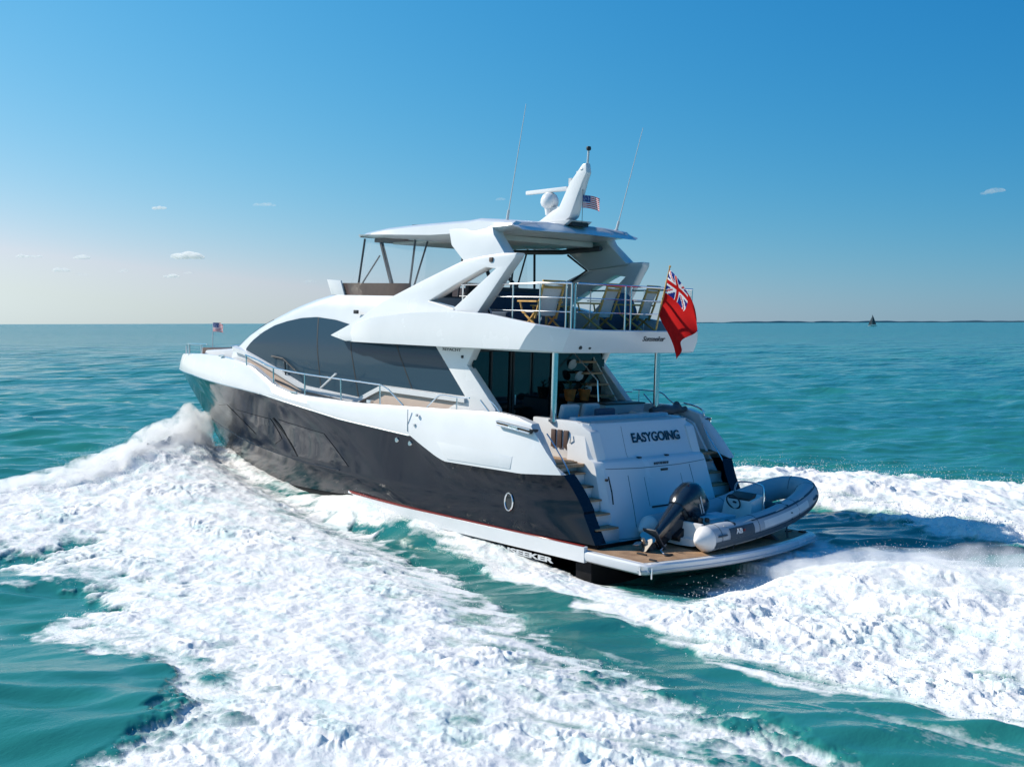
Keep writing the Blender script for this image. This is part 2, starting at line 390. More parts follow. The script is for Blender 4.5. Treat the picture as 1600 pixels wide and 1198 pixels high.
    RP = [(20.7, 0.15, 0.55), (20.6, 0.55, 0.90), (19.8, 1.45, 0.95), (18.9, 2.6, 0.82), (18.0, 4.2, 0.60), (18.0, 5.6, 0.42), (18.4, 6.8, 0.26), (18.7, 8.5, 0.10)]
    best = np.full(xn.shape, 1e9, np.float32); hh = np.zeros(xn.shape, np.float32); sgn = np.zeros(xn.shape, np.float32)
    for (ax, ay_, ah), (bx, by, bh) in zip(RP[:-1], RP[1:]):
        ex, ey = bx - ax, by - ay_; t = np.clip(((xn - ax) * ex + (yn - ay_) * ey) / (ex * ex + ey * ey), 0, 1)
        d = np.hypot(xn - ax - t * ex, yn - ay_ - t * ey); c = d < best
        best = np.where(c, d, best); hh = np.where(c, ah + (bh - ah) * t, hh); sgn = np.where(c, (xn - ax) * ey - (yn - ay_) * ex, sgn)
    aft = sgn < 0                                         # the side towards the stern
    mound = hh * np.where(aft, 0.42 * np.exp(-(best / 1.3) ** 2) + 0.36 * np.exp(-(best / 3.6) ** 2), np.exp(-(best / 0.55) ** 2))
    mlump = mound / 1.6
    fo_m = mound
    mound = mound * sstep(-0.9, 1.1, yn - 1.25 * np.clip((20.6 - xn) / 4.0, 0, 1))      # nothing heaped against the hull itself
    zn += mound * (1 + 0.12 * lump + 0.06 * rid)
    lA = fA * fA * sstep(0.1, 1.0, dA)
    zn += lA * (0.034 * lump + 0.016 * rid + 0.010 * fine_ + 0.050 * splash + 0.05)
    # --- B: the wash along the hull and behind the stern
    dB = poly_sdf(xn, yn, FOAM_B)
    fB = sstep(-0.06, 0.22, dB + 0.22 * edge + 0.16 * edge2)
    fB *= np.clip(0.75 + 0.7 * st + 0.5 * sstep(0.2, 0.8, dB), 0, 1)
    fB *= sstep(13.0, 10.5, xn)
    hb = np.interp(xn, [-9, -5, -3.0, -1.2, -0.2, 2.0, 9, 14], [0.30, 0.42, 0.36, 0.14, 0.0, 0.0, 0.0, 0.0])
    ctr = np.interp(xn, [-9, -3, 0], [0.6, 0.3, 0.0])
    zn += hb * np.exp(-((yn - ctr) / 2.6) ** 2)
    zn -= 0.22 * np.interp(yn, [-1, 1.5], [0.45, 1.0]) * sstep(-1.6, -0.4, xn) * sstep(5.0, 2.5, xn) * np.exp(-(yn / 2.7) ** 4)
    # sheet of water climbing the hull side
    hy = 2.70 * (1 - np.clip((xn - 7) / 13.1, 0, 1) ** 1.6)
    side = yn - hy
    climb = np.interp(xn, [-2, 0, 2, 3, 4.5, 6, 7.5, 9.3, 11.5, 13, 14.5, 17, 20, 21.5], [0.0, -.15, -.15, -.03, .15, .24, .44, .60, .36, .29, .32, .42, .55, 0.1])
    zn += climb * np.exp(-(np.maximum(side, 0) / 0.55) ** 2) * (side > -3.0)
    zn += fB * sstep(0, .6, dB) * (0.060 * lump + 0.032 * rid + 0.014 * fine_ + 0.07 * splash) * np.interp(xn, [-2.5, -0.5, 1.5, 6], [1.3, 0.5, 0.6, 0.9])
    # trough between hull and bow wave
    mid_ = 0.5 * (ridge_y + hy)
    zn -= 0.05 * np.exp(-((yn - mid_) / 0.9) ** 2) * sstep(-8, 0, xn) * sstep(16, 10, xn)
    # cream line drifting aft of the wash
    dD = poly_sdf(xn, yn, CREAM); fD = sstep(-0.5, 0.5, dD + 0.3 * edge) * np.clip(0.30 + 0.45 * st, 0, .7)
    # --- C: the starboard bow wave
    dC = poly_sdf(xn, yn, FOAM_C)
    fC = sstep(-0.2, 0.4, dC + 0.6 * edge + 0.3 * edge2) * np.clip(0.8 + 0.6 * st + 0.6 * sstep(0.5, 2.5, dC), 0, 1)
    zn += fC * (0.10 * lump + 0.06 * rid + 0.015 * fine_ + 0.09 * splash) + 0.30 * np.exp(-((dC - 2.0) / 1.6) ** 2)
    fo = np.clip(np.maximum.reduce([fA, fB, fC, fD]), 0, 1)
    fo = np.maximum(fo, sstep(0.05, 0.25, mound) * np.clip(sstep(-0.9, -0.2, dA), 0, 1))
    fo = np.maximum(fo, 0.95 * sstep(13.5, 16.5, xn) * sstep(21.2, 20.2, xn) * sstep(-0.6, -0.2, side) * sstep(2.4, 1.0, side))
    fo = np.maximum(fo, sstep(6.8, 8.2, xn) * sstep(11.8, 10.4, xn) * sstep(-0.8, -0.3, side) * sstep(0.75, 0.25, side + 0.25 * edge))
    fo = np.maximum(fo, 0.95 * sstep(0.9, -0.3, xn) * sstep(-4.0, -2.0, xn) * sstep(-3.3, -2.4, yn + 0.4 * edge) * sstep(2.0, 1.0, yn + 0.3 * edge) * np.clip(0.8 + 0.3 * lace, 0, 1))
    # faint far streaks of foam on the green water near the field
    solid = np.clip(fo, 0, 1)
    calm_n = np.clip(sstep(-3.0, 0.0, np.maximum.reduce([dA, dB, dC])), 0, 1)
    zz = z[near] * (1 - 0.75 * np.clip(solid + 0.3 * calm_n, 0, 1)) + zn
    # keep water off the inside of the hull and the cockpit well
    ins = (xn > 2.0) & (xn < 19.5) & (np.abs(yn) < hy - 0.18)
    zz = np.where(ins, np.minimum(zz, -0.45), zz)
    z[near] = zz; foam[near] = fo
    n = na * nr
    co = np.stack([x, y, z], 1).astype(np.float32)
    i, j = np.meshgrid(np.arange(nr - 1), np.arange(na), indexing='ij'); j2 = (j + 1) % na
    quads = np.stack([i * na + j, i * na + j2, (i + 1) * na + j2, (i + 1) * na + j], -1).reshape(-1, 4).astype(np.int32)[:, ::-1]
    me = bpy.data.meshes.new('sea'); me.vertices.add(n); me.vertices.foreach_set('co', co.ravel())
    me.loops.add(quads.size); me.loops.foreach_set('vertex_index', quads.ravel()); me.polygons.add(len(quads))
    me.polygons.foreach_set('loop_start', np.arange(0, quads.size, 4, dtype=np.int32))
    try: me.polygons.foreach_set('loop_total', np.full(len(quads), 4, dtype=np.int32))
    except Exception: pass
    me.polygons.foreach_set('use_smooth', np.ones(len(quads), bool)); me.update(calc_edges=True)
    b_ = me.attributes.new('chop', 'FLOAT', 'POINT'); b_.data.foreach_set('value', np.interp(Rf, [10, 25, 60, 150, 600, 3000], [0.0, 0.012, 0.045, 0.075, 0.10, 0.11]).astype(np.float32))
    a_ = me.attributes.new('foam', 'FLOAT', 'POINT'); a_.data.foreach_set('value', foam)
    o = bpy.data.objects.new('sea', me); COL.objects.link(o); o['kind'] = 'structure'
    return o, (xn, yn, zz, fo, dA, dB, dC, mound, best)

def sea_mat():
    m = bpy.data.materials.new('sea_water'); m.use_nodes = True
    n = m.node_tree.nodes; l = m.node_tree.links; p = n['Principled BSDF']; out = n['Material Output']
    tc = n.new('ShaderNodeTexCoord')
    p.inputs['Base Color'].default_value = (0.004, 0.115, 0.105, 1); p.inputs['Roughness'].default_value = 0.05; p.inputs['IOR'].default_value = 1.33
    n1 = n.new('ShaderNodeTexNoise'); n1.inputs['Scale'].default_value = 0.05; n1.inputs['Detail'].default_value = 3; l.new(tc.outputs['Object'], n1.inputs['Vector'])
    rp = n.new('ShaderNodeValToRGB'); rp.color_ramp.elements[0].position = 0.35; rp.color_ramp.elements[1].position = 0.68
    rp.color_ramp.elements[0].color = (0.018, 0.172, 0.165, 1); rp.color_ramp.elements[1].color = (0.026, 0.215, 0.168, 1)
    l.new(n1.outputs[0], rp.inputs[0]); l.new(rp.outputs[0], p.inputs['Base Color'])
    ch = n.new('ShaderNodeAttribute'); ch.attribute_name = 'chop'; ra_ = n.new('ShaderNodeMath'); ra_.operation = 'ADD'; ra_.inputs[1].default_value = 0.06; l.new(ch.outputs['Fac'], ra_.inputs[0]); l.new(ra_.outputs[0], p.inputs['Roughness'])
    # small ripples as bump
    mp = n.new('ShaderNodeMapping'); mp.inputs['Rotation'].default_value = (0, 0, R(35)); mp.inputs['Scale'].default_value = (1.0, 0.45, 1); l.new(tc.outputs['Object'], mp.inputs['Vector'])
    n2 = n.new('ShaderNodeTexNoise'); n2.inputs['Scale'].default_value = 3.2; n2.inputs['Detail'].default_value = 7; n2.inputs['Roughness'].default_value = 0.66; l.new(mp.outputs[0], n2.inputs['Vector'])
    b = n.new('ShaderNodeBump'); b.inputs['Strength'].default_value = 0.35; b.inputs['Distance'].default_value = 0.06; l.new(n2.outputs[0], b.inputs['Height'])
    # longer chop far out, where the sheet's cells are too wide to carry it
    n5 = n.new('ShaderNodeTexNoise'); n5.inputs['Scale'].default_value = 0.16; n5.inputs['Detail'].default_value = 4; n5.inputs['Roughness'].default_value = 0.55
    mp5 = n.new('ShaderNodeMapping'); mp5.inputs['Rotation'].default_value = (0, 0, R(31)); mp5.inputs['Scale'].default_value = (1.6, 0.5, 1); l.new(tc.outputs['Object'], mp5.inputs['Vector']); l.new(mp5.outputs[0], n5.inputs['Vector'])
    cm = n.new('ShaderNodeMapRange'); cm.inputs[1].default_value = 0.035; cm.inputs[2].default_value = 0.09; cm.inputs[3].default_value = 0.0; cm.inputs[4].default_value = 1.0; l.new(ch.outputs['Fac'], cm.inputs[0])
    b5 = n.new('ShaderNodeBump'); b5.inputs['Distance'].default_value = 2.6; l.new(cm.outputs[0], b5.inputs['Strength']); l.new(n5.outputs[0], b5.inputs['Height']); l.new(b.outputs[0], b5.inputs['Normal'])
    l.new(b5.outputs[0], p.inputs['Normal'])
    # foam
    f = n.new('ShaderNodeBsdfPrincipled'); f.inputs['Base Color'].default_value = (0.80, 0.82, 0.83, 1); f.inputs['Roughness'].default_value = 0.9; f.inputs['Specular IOR Level'].default_value = 0.15
    n3 = n.new('ShaderNodeTexNoise'); n3.inputs['Scale'].default_value = 9; n3.inputs['Detail'].default_value = 8; n3.inputs['Roughness'].default_value = 0.68; l.new(tc.outputs['Object'], n3.inputs['Vector'])
    n6 = n.new('ShaderNodeTexNoise'); n6.inputs['Scale'].default_value = 1.7; n6.inputs['Detail'].default_value = 8; n6.inputs['Roughness'].default_value = 0.65; 
    r6 = n.new('ShaderNodeValToRGB'); r6.color_ramp.elements[0].position = 0.33; r6.color_ramp.elements[0].color = (0.58, 0.71, 0.68, 1); r6.color_ramp.elements[1].position = 0.52; r6.color_ramp.elements[1].color = (0.84, 0.83, 0.81, 1)
    mp6 = n.new('ShaderNodeMapping'); mp6.inputs['Rotation'].default_value = (0, 0, R(-35)); mp6.inputs['Scale'].default_value = (0.55, 1.5, 1); l.new(tc.outputs['Object'], mp6.inputs['Vector']); l.new(mp6.outputs[0], n6.inputs['Vector']); l.new(n6.outputs[0], r6.inputs[0]); l.new(r6.outputs[0], f.inputs['Base Color'])
    b2 = n.new('ShaderNodeBump'); b2.inputs['Strength'].default_value = 0.5; b2.inputs['Distance'].default_value = 0.06; l.new(n3.outputs[0], b2.inputs['Height']); l.new(b2.outputs[0], f.inputs['Normal'])
    at_ = n.new('ShaderNodeAttribute'); at_.attribute_name = 'foam'
    n4 = n.new('ShaderNodeTexNoise'); n4.inputs['Scale'].default_value = 5; n4.inputs['Detail'].default_value = 9; n4.inputs['Roughness'].default_value = 0.7; l.new(tc.outputs['Object'], n4.inputs['Vector'])
    m1 = n.new('ShaderNodeMath'); m1.operation = 'MULTIPLY_ADD'; m1.inputs[1].default_value = 1.9; m1.inputs[2].default_value = -0.95; l.new(n4.outputs[0], m1.inputs[0])   # noise -> about -0.45..0.45
    m2 = n.new('ShaderNodeMath'); m2.operation = 'MULTIPLY_ADD'; m2.inputs[1].default_value = 1.7; m2.inputs[2].default_value = -0.35; l.new(at_.outputs['Fac'], m2.inputs[0])
    m3 = n.new('ShaderNodeMath'); m3.operation = 'ADD'; m3.use_clamp = True; l.new(m1.outputs[0], m3.inputs[0]); l.new(m2.outputs[0], m3.inputs[1])
    m4 = n.new('ShaderNodeMath'); m4.operation = 'GREATER_THAN'; m4.inputs[1].default_value = 0.012; l.new(at_.outputs['Fac'], m4.inputs[0])
    m5 = n.new('ShaderNodeMath'); m5.operation = 'MULTIPLY'; l.new(m3.outputs[0], m5.inputs[0]); l.new(m4.outputs[0], m5.inputs[1])
    mx = n.new('ShaderNodeMixShader'); l.new(m5.outputs[0], mx.inputs[0]); l.new(p.outputs[0], mx.inputs[1]); l.new(f.outputs[0], mx.inputs[2]); l.new(mx.outputs[0], out.inputs['Surface'])
    return m
SEA, SEAINFO = build_sea()
SEA.data.materials.append(sea_mat())

# spray: thousands of droplets thrown up along the wash and at the bow, one object
def spray():
    xn, yn, zz, fo, dA, dB, dC, mound, best = SEAINFO
    P = []; S = []
    def scatter(mask, n, zmax, smin, smax, pw=2.2, jit=0.15):
        idx = np.flatnonzero(mask)
        if len(idx) == 0: return
        k = rng.choice(idx, n); h = rng.random(n) ** pw * zmax
        P.append(np.stack([xn[k] + rng.normal(0, jit, n), yn[k] + rng.normal(0, jit, n), zz[k] + h + 0.01], 1)); S.append(rng.uniform(smin, smax, n) * (1 - 0.5 * h / zmax))
    scatter((fo > 0.4) & (np.abs(dA) < 0.6) & (yn > 3), 5000, 0.10, 0.004, 0.010)
    scatter((fo > 0.8) & (dA > 0.5), 5000, 0.12, 0.004, 0.010)
    scatter((fo > 0.3) & (np.abs(dB) < 0.4) & (xn > 3), 7000, 0.18, 0.004, 0.011)
    scatter((fo > 0.4) & (dB > 0.1) & (xn < -1.4), 14000, 0.40, 0.004, 0.013)
    scatter((fo > 0.4) & (np.abs(dC) < 1.2), 9000, 0.45, 0.006, 0.018, 2.6)
    scatter((mound > 0.30) & (best < 0.5), 12000, 0.55, 0.004, 0.011, 2.2, 0.16)
    scatter((mound > 0.12) & (best < 1.6), 9000, 0.25, 0.005, 0.016, 2.0, 0.2)
    P = np.concatenate(P).astype(np.float32); S = np.concatenate(S).astype(np.float32)
    base = np.array([(1, 0, 0), (-1, 0, 0), (0, 1, 0), (0, -1, 0), (0, 0, 1), (0, 0, -1)], np.float32)
    fc = np.array([(0, 2, 4), (2, 1, 4), (1, 3, 4), (3, 0, 4), (2, 0, 5), (1, 2, 5), (3, 1, 5), (0, 3, 5)], np.int32)
    n = len(P); co = (P[:, None, :] + base[None] * S[:, None, None] * rng.uniform(.6, 1.3, (n, 1, 3)).astype(np.float32)).reshape(-1, 3); f = (fc[None] + (np.arange(n) * 6)[:, None, None]).reshape(-1, 3).astype(np.int32)
    me = bpy.data.meshes.new('spray'); me.vertices.add(len(co)); me.vertices.foreach_set('co', co.ravel()); me.loops.add(f.size); me.loops.foreach_set('vertex_index', f.ravel())
    me.polygons.add(len(f)); me.polygons.foreach_set('loop_start', np.arange(0, f.size, 3, dtype=np.int32))
    me.polygons.foreach_set('use_smooth', np.ones(len(f), bool)); me.update(calc_edges=True)
    m = bpy.data.materials.new('spray_drops'); m.use_nodes = True; nn = m.node_tree.nodes; p = nn['Principled BSDF']; p.inputs['Base Color'].default_value = (0.97, 0.97, 0.97, 1); p.inputs['Roughness'].default_value = 0.6
    t = nn.new('ShaderNodeBsdfTranslucent'); t.inputs[0].default_value = (0.97, 0.97, 0.97, 1); mx = nn.new('ShaderNodeMixShader'); mx.inputs[0].default_value = 0.5
    l = m.node_tree.links; l.new(p.outputs[0], mx.inputs[1]); l.new(t.outputs[0], mx.inputs[2]); l.new(mx.outputs[0], nn['Material Output'].inputs['Surface'])
    me.materials.append(m)
    o = bpy.data.objects.new('spray', me); COL.objects.link(o); o['kind'] = 'stuff'; o['label'] = 'white spray thrown up by the bow and the wake'; o['category'] = 'spray'
spray()
# mist blown off the bow wave and the stern wash: soft pockets of fine spray
def mist(rid, seed, dens, nm):
    m = bpy.data.materials.new('spray_mist'); m.use_nodes = True; n = m.node_tree.nodes; n.remove(n['Principled BSDF'])
    v = n.new('ShaderNodeVolumePrincipled'); v.inputs['Color'].default_value = (0.995, 0.995, 0.995, 1); v.inputs['Anisotropy'].default_value = 0.15
    tc = n.new('ShaderNodeTexCoord'); tx = n.new('ShaderNodeTexNoise'); tx.inputs['Scale'].default_value = 2.2; tx.inputs['Detail'].default_value = 5; tx.inputs['Roughness'].default_value = 0.65
    m.node_tree.links.new(tc.outputs['Object'], tx.inputs['Vector'])
    mr = n.new('ShaderNodeMapRange'); mr.inputs[1].default_value = 0.42; mr.inputs[2].default_value = 0.68; mr.inputs[3].default_value = 0.0; mr.inputs[4].default_value = dens
    m.node_tree.links.new(tx.outputs[0], mr.inputs[0]); m.node_tree.links.new(mr.outputs[0], v.inputs['Density'])
    m.node_tree.links.new(v.outputs[0], n['Material Output'].inputs['Volume'])
    P = smooth_path([(x, y, h) for x, y, h, w_ in rid], 4); Wd = np.interp(np.linspace(0, 1, len(P)), np.linspace(0, 1, len(rid)), [q[3] for q in rid])
    rings = []
    for i, p in enumerate(P):
        t = (P[min(i + 1, len(P) - 1)] - P[max(i - 1, 0)]); t.z = 0; t.normalize(); s_ = Vector((t.y, -t.x, 0)); r_ = []
        for k in range(18):
            a = 2 * math.pi * k / 18; j = 1 + 0.14 * math.sin(3 * a + i * 1.3 + seed) + 0.12 * math.sin(5 * a - i * 0.9)
            r_.append(Vector((p.x, p.y, p.z * 0.42)) + s_ * (math.cos(a) * Wd[i] * j) + Vector((0, 0, math.sin(a) * p.z * (0.72 if math.sin(a) > 0 else 0.5) * j)))
        rings.append(r_)
    mb = MB(); mb.loft(rings); o = mb.build('spray_mist', m, None, one=True); o['kind'] = 'stuff'; o['label'] = nm; o['category'] = 'spray'
    return o
mist([(21.0, 0.0, 0.8, 0.3), (20.9, 0.45, 1.75, 0.5), (20.1, 1.4, 1.65, 0.85), (19.2, 2.6, 1.35, 1.1), (18.2, 4.3, 1.0, 1.2), (18.1, 5.9, 0.7, 1.1), (18.5, 7.4, 0.45, 0.8), (18.8, 8.8, 0.15, 0.3)], 0.0, 8.0, 'white mist of fine spray thrown up beside the bow')
mist([(-0.6, 0.2, 0.1, 0.3), (-2.0, 0.6, 0.55, 1.0), (-3.6, 0.2, 0.72, 1.4), (-5.6, -0.4, 0.75, 1.7), (-8.0, -0.8, 0.6, 1.4), (-9.5, -1.0, 0.1, 0.4)], 2.0, 1.7, 'white mist of fine spray over the wash behind the stern')

# ================================================================== THE YACHT
Y = thing('motor_yacht', 'large white motor yacht with glossy black hull and open flybridge speeding over the green sea', 'yacht')
def ys(x):   # half breadth at the sheer
    return 2.77 if x <= 12 else 2.77 * max(0.0, 1 - ((x - 12) / 11.24) ** 2.12)
ZS = [(1.8, 1.9), (2.67, 1.88), (3.67, 1.80), (3.95, 1.80), (6.0, 1.78), (6.3, 1.86), (6.85, 2.06), (7.2, 2.20), (9.88, 2.33), (13.46, 2.67), (14.66, 2.72), (16.6, 2.77), (19.1, 2.83), (23.24, 2.79)]
ZB = [(2.6, 2.60), (3.0, 2.66), (3.43, 2.77), (3.9, 2.88), (4.5, 2.93), (5.95, 2.87), (7.66, 2.81), (9.35, 2.75), (11.5, 2.76), (12.3, 2.80), (12.9, 2.90), (14.2, 3.33), (14.8, 3.42), (16.5, 3.50), (18.5, 3.47), (22.2, 3.30), (23.2, 3.22)]
def quarter(x, k):  # the stern quarter curves inboard
    return -k * max(0.0, (3.9 - x) / 2.0) ** 2
S_N = 150
sv = [(i / S_N) for i in range(S_N + 1)]
def station(s, x0, x1): return x0 + (x1 - x0) * s
def hull_section(s):
    """points from sheer to keel on the port side"""
    xs_ = station(s, 2.66, 23.24); p = []
    a = (xs_, max(ys(xs_) + quarter(xs_, 0.35), 0.0), interp(xs_, ZS))
    xk = station(s, 2.25, 21.45); yk = 2.68 if xk < 8 else 2.68 * max(0.0, 1 - ((xk - 8) / 13.45) ** 1.7)
    zk = interp(xk, [(2, 1.22), (9, 1.12), (12, 1.04), (16, 1.10), (19, 1.25), (21.45, 1.40)])
    k = (xk, max(yk + quarter(xk, 0.3), 0.0), zk)
    k2 = (k[0], max(k[1] - 0.035 * min(1, max(0, (xk - 10) / 4)), 0), k[2] - 0.05)
    xb = station(s, 1.9, 20.1); yb = 2.665 if xb < 7 else 2.665 * max(0.0, 1 - ((xb - 7) / 13.1) ** 1.6)
    b = (xb, max(yb + quarter(xb, 0.16), 0.0), interp(xb, [(2, 0.64), (9.2, 0.60), (10.6, 0.46), (14, 0.22), (18, 0.16), (20.1, 0.33)]))
    pts = []
    for i in range(9):
        t = i / 8; fl = 0.16 * min(1.0, max(0.0, (xs_ - 11) / 8)) * math.sin(math.pi * t)
        q = [lerp(a[j], k[j], t) for j in range(3)]; q[1] = lerp(k[1], a[1], (1 - t) ** 1.9) if xs_ < 14 else lerp(lerp(k[1], a[1], (1 - t) ** 1.9), q[1], min(1, (xs_ - 14) / 3))
        q[1] = max(0.0, q[1] - fl * min(1, q[1]))
        pts.append(tuple(q))
    pts.append(k2)
    for i in range(1, 6):
        t = i / 5; pts.append(tuple(lerp(k2[j], b[j], t) for j in range(3)))
    return pts
mb = MB(); rows = [hull_section(s) for s in sv]
mb.grid(rows); mb.mirror()
# stern closing faces behind the hull
for sg in (1, -1):
    r0 = rows[0]
    mb.grid([[(x, sg * y, z) for x, y, z in r0], [(x + 0.02, sg * (y - 0.32), z) for x, y, z in r0]])
hull = mb.build('hull', HULLM, Y, sharp=22, one=True)
# bottom paint
mb = MB(); rows = []
for s in sv:
    b = hull_section(s)[-1]
    xk = station(s, 1.9, 19.6)
    yb = b[1] * 0.985
    rows.append([(b[0], yb, b[2] - 0.005), (b[0], b[1] * 0.98, b[2] - 0.30), (lerp(b[0], xk, .5), b[1] * 0.5, lerp(b[2] - 0.3, -0.75, .5)), (xk, 0, -0.8 + 0.5 * s ** 3)])
mb.grid(rows); mb.mirror()
r0 = rows[0]
mb.add([r0[0], r0[1], r0[2], r0[3], (r0[2][0], -r0[2][1], r0[2][2]), (r0[1][0], -r0[1][1], r0[1][2]), (r0[0][0], -r0[0][1], r0[0][2])], [(0, 1, 2, 3, 4, 5, 6)])
mb.build('bottom', BOTTOM, Y)
# white chine strip and the red line above it
def strip(name, m, z0, z1, out, x0, x1, n=60):
    mb = MB(); rr = []
    for i in range(n + 1):
        x = lerp(x0, x1, i / n); y = (2.72 if x < 7 else 2.72 * max(0, 1 - ((x - 7) / 13.45) ** 1.55))
        zb = interp(x, [(2, 0.64), (9.2, 0.60), (14, 0.56), (20.45, 0.62)]) - 0.64
        d = interp(x, [(1.9, 0.0), (2.4, 0.0), (9, 0.03), (14, 0.12), (20, 0.2)])
        if name == 'chine_strip': d += 0.29 * max(0.0, (x - 8.2) / 1.7) ** 2
        rr.append([(x, y - 0.06, z0 + d + zb), (x, y + out * 0.7, z0 + d + zb), (x, y + out, z1 + zb - 0.01), (x, y - 0.06, z1 + zb)])
    mb.loft(rr); mb.mirror(); return mb.build(name, m, Y)
strip('chine_strip', WHITE, 0.335, 0.632, 0.035, 1.95, 9.9)
strip('boot_stripe', RED, 0.6325, 0.641, 0.010, 2.0, 9.9)

# bulwark: white topsides from the sheer up to the cap
def bul(s):
    x0 = station(s, 2.66, 23.25); x1 = station(s, 3.50, 22.75)
    ysx = max(ys(x0) + quarter(x0, 0.3), 0.0)
    pr = 0.055 if x0 < 6 else 0.055 * max(0.25, 1 - (x0 - 6) / 2)
    z0 = interp(x0, ZS); z1 = interp(x1, ZB); x1y = max(ys(min(x1 + 0.15, 23.2)), 0.0)
    yt = max(x1y + quarter(x1, 0.3) - 0.04 * min(1, x1y), 0.0)
    wth = 0.22
    yi = max(yt - wth, 0.0)
    mid = (lerp(x0, x1, .45), lerp(ysx + pr, yt, .45) + 0.03 * min(1, yt), lerp(z0, z1, .45))
    return [(x0, max(ysx - 0.10, 0), z0 - 0.0), (x0, ysx + pr * min(1, ysx * 3), z0 + 0.004), (x0, ysx + pr * min(1, ysx * 3), z0 + 0.03), mid, (x1, yt + 0.004, z1 - 0.05), (x1, max(yt - 0.03, 0), z1),
            (x1, yi + 0.02 if yi > 0 else 0, z1), (x1, yi, z1 - 0.03), (lerp(x0, x1, .5), max(lerp(ysx, yt, .5) - wth, 0), min(z1 - 0.1, max(z0, 2.02)))]
mb = MB(); rows = [bul(s) for s in sv]; mb.grid(rows)
mb.add(rows[0], [tuple(range(len(rows[0])))])
mb.mirror(); mb.build('bulwark', WHITE, Y, sharp=28, one=True)
# recessed crease panels on the bulwark: a raised long pad and a panel seam
mb = MB()
mb.prism([(6.3, 2.18), (3.9, 2.12), (3.95, 1.86), (5.9, 1.84)], [], lambda p: V(p[0], 2.838 - 0.02 * max(0, p[1] - 1.85) / .3, p[1]), lambda p: V(p[0], 2.70, p[1]))
mb.mirror(); mb.build('bulwark_panel', WHITE, Y, bevel=0.012)
mb = MB(); mb.box((7.3, 2.80, 2.53), (0.012, 0.02, 0.48)); mb.box((6.98, 2.80, 2.67), (0.04, 0.05, 0.06)); mb.box((7.05, 2.80, 2.45), (0.04, 0.05, 0.06))
mb.mirror(); mb.build('gate_hinge', GREYW, Y)
for sg in (1, -1):
    mb = MB(); mb.prism([(4.42, 2.78), (4.36, 2.68), (3.45, 2.60), (3.40, 2.68)], [], lambda p: V(p[0], sg * 2.825, p[1]), lambda p: V(p[0], sg * 2.60, p[1]))
    fl = mb.build('fairlead', DARK, Y, bevel=0.01)
    m2 = MB(); m2.tube([(4.36, sg * 2.832, 2.70), (3.43, sg * 2.832, 2.615)], 0.018); m2.tube([(4.38, sg * 2.832, 2.77), (3.42, sg * 2.832, 2.685)], 0.014); m2.box((3.9, sg * 2.825, 2.69), (0.28, 0.03, 0.05))
    m2.build('chrome_roller', CHROME, fl)
# hull windows (port and starboard)
def hull_y(x, z):
    best = None
    for s in np.linspace(0, 1, 200):
        sec = hull_section(s)
        for i in range(len(sec) - 1):
            (xa, ya, za), (xb, yb, zb) = sec[i], sec[i + 1]
            if (za - z) * (zb - z) <= 0 and za != zb:
                t = (za - z) / (za - zb); xx = lerp(xa, xb, t); yy = lerp(ya, yb, t)
                if best is None or abs(xx - x) < best[0]: best = (abs(xx - x), yy)
    return best[1] if best else 2.7
def hull_panel(name, quad, m, off=0.012, nu=14, nv=6, frame=False):
    for sg in (1, -1):
        rows = []
        for i in range(nu + 1):
            u = i / nu; r_ = []
            for j in range(nv + 1):
                v = j / nv
                x = lerp(lerp(quad[0][0], quad[1][0], u), lerp(quad[3][0], quad[2][0], u), v); z = lerp(lerp(quad[0][1], quad[1][1], u), lerp(quad[3][1], quad[2][1], u), v)
                r_.append((x, sg * (HY(x, z) + off), z))
            rows.append(r_)
        mb = MB(); mb.grid(rows); mb.build(name, m, Y, sharp=60)
_gx = np.linspace(2.5, 21.5, 96); _gz = np.linspace(1.0, 2.4, 15)
_tab = {}
def _sect_table():
    secs = [hull_section(s) for s in np.linspace(0, 1, 240)]
    out = np.full((len(_gz), len(_gx)), 2.7)
    for iz, z in enumerate(_gz):
        xs_, ys_ = [], []
        for sec in secs:
            for i in range(len(sec) - 1):
                (xa, ya, za), (xb, yb, zb) = sec[i], sec[i + 1]
                if (za - z) * (zb - z) <= 0 and za != zb:
                    t = (za - z) / (za - zb); xs_.append(lerp(xa, xb, t)); ys_.append(lerp(ya, yb, t)); break
        if xs_:
            o_ = np.argsort(xs_); out[iz] = np.interp(_gx, np.array(xs_)[o_], np.array(ys_)[o_])
    return out
_T = _sect_table()
def HY(x, z):
    fx = np.interp(x, _gx, np.arange(len(_gx))); fz = np.interp(z, _gz, np.arange(len(_gz)))
    i, j = int(min(fx, len(_gx) - 2)), int(min(fz, len(_gz) - 2)); a, b = fx - i, fz - j
    return float((_T[j, i] * (1 - a) + _T[j, i + 1] * a) * (1 - b) + (_T[j + 1, i] * (1 - a) + _T[j + 1, i + 1] * a) * b)
hull_panel('hull_window', [(13.25, 2.02), (10.75, 1.90), (9.75, 1.22), (12.60, 1.16)], HGLASS)
hull_panel('hull_window', [(16.2, 2.02), (13.75, 1.98), (13.35, 1.50), (13.9, 1.30)], HGLASS)
hull_panel('hull_window', [(18.4, 1.95), (16.9, 2.10), (15.2, 1.42), (17.0, 1.45)], HGLASS)
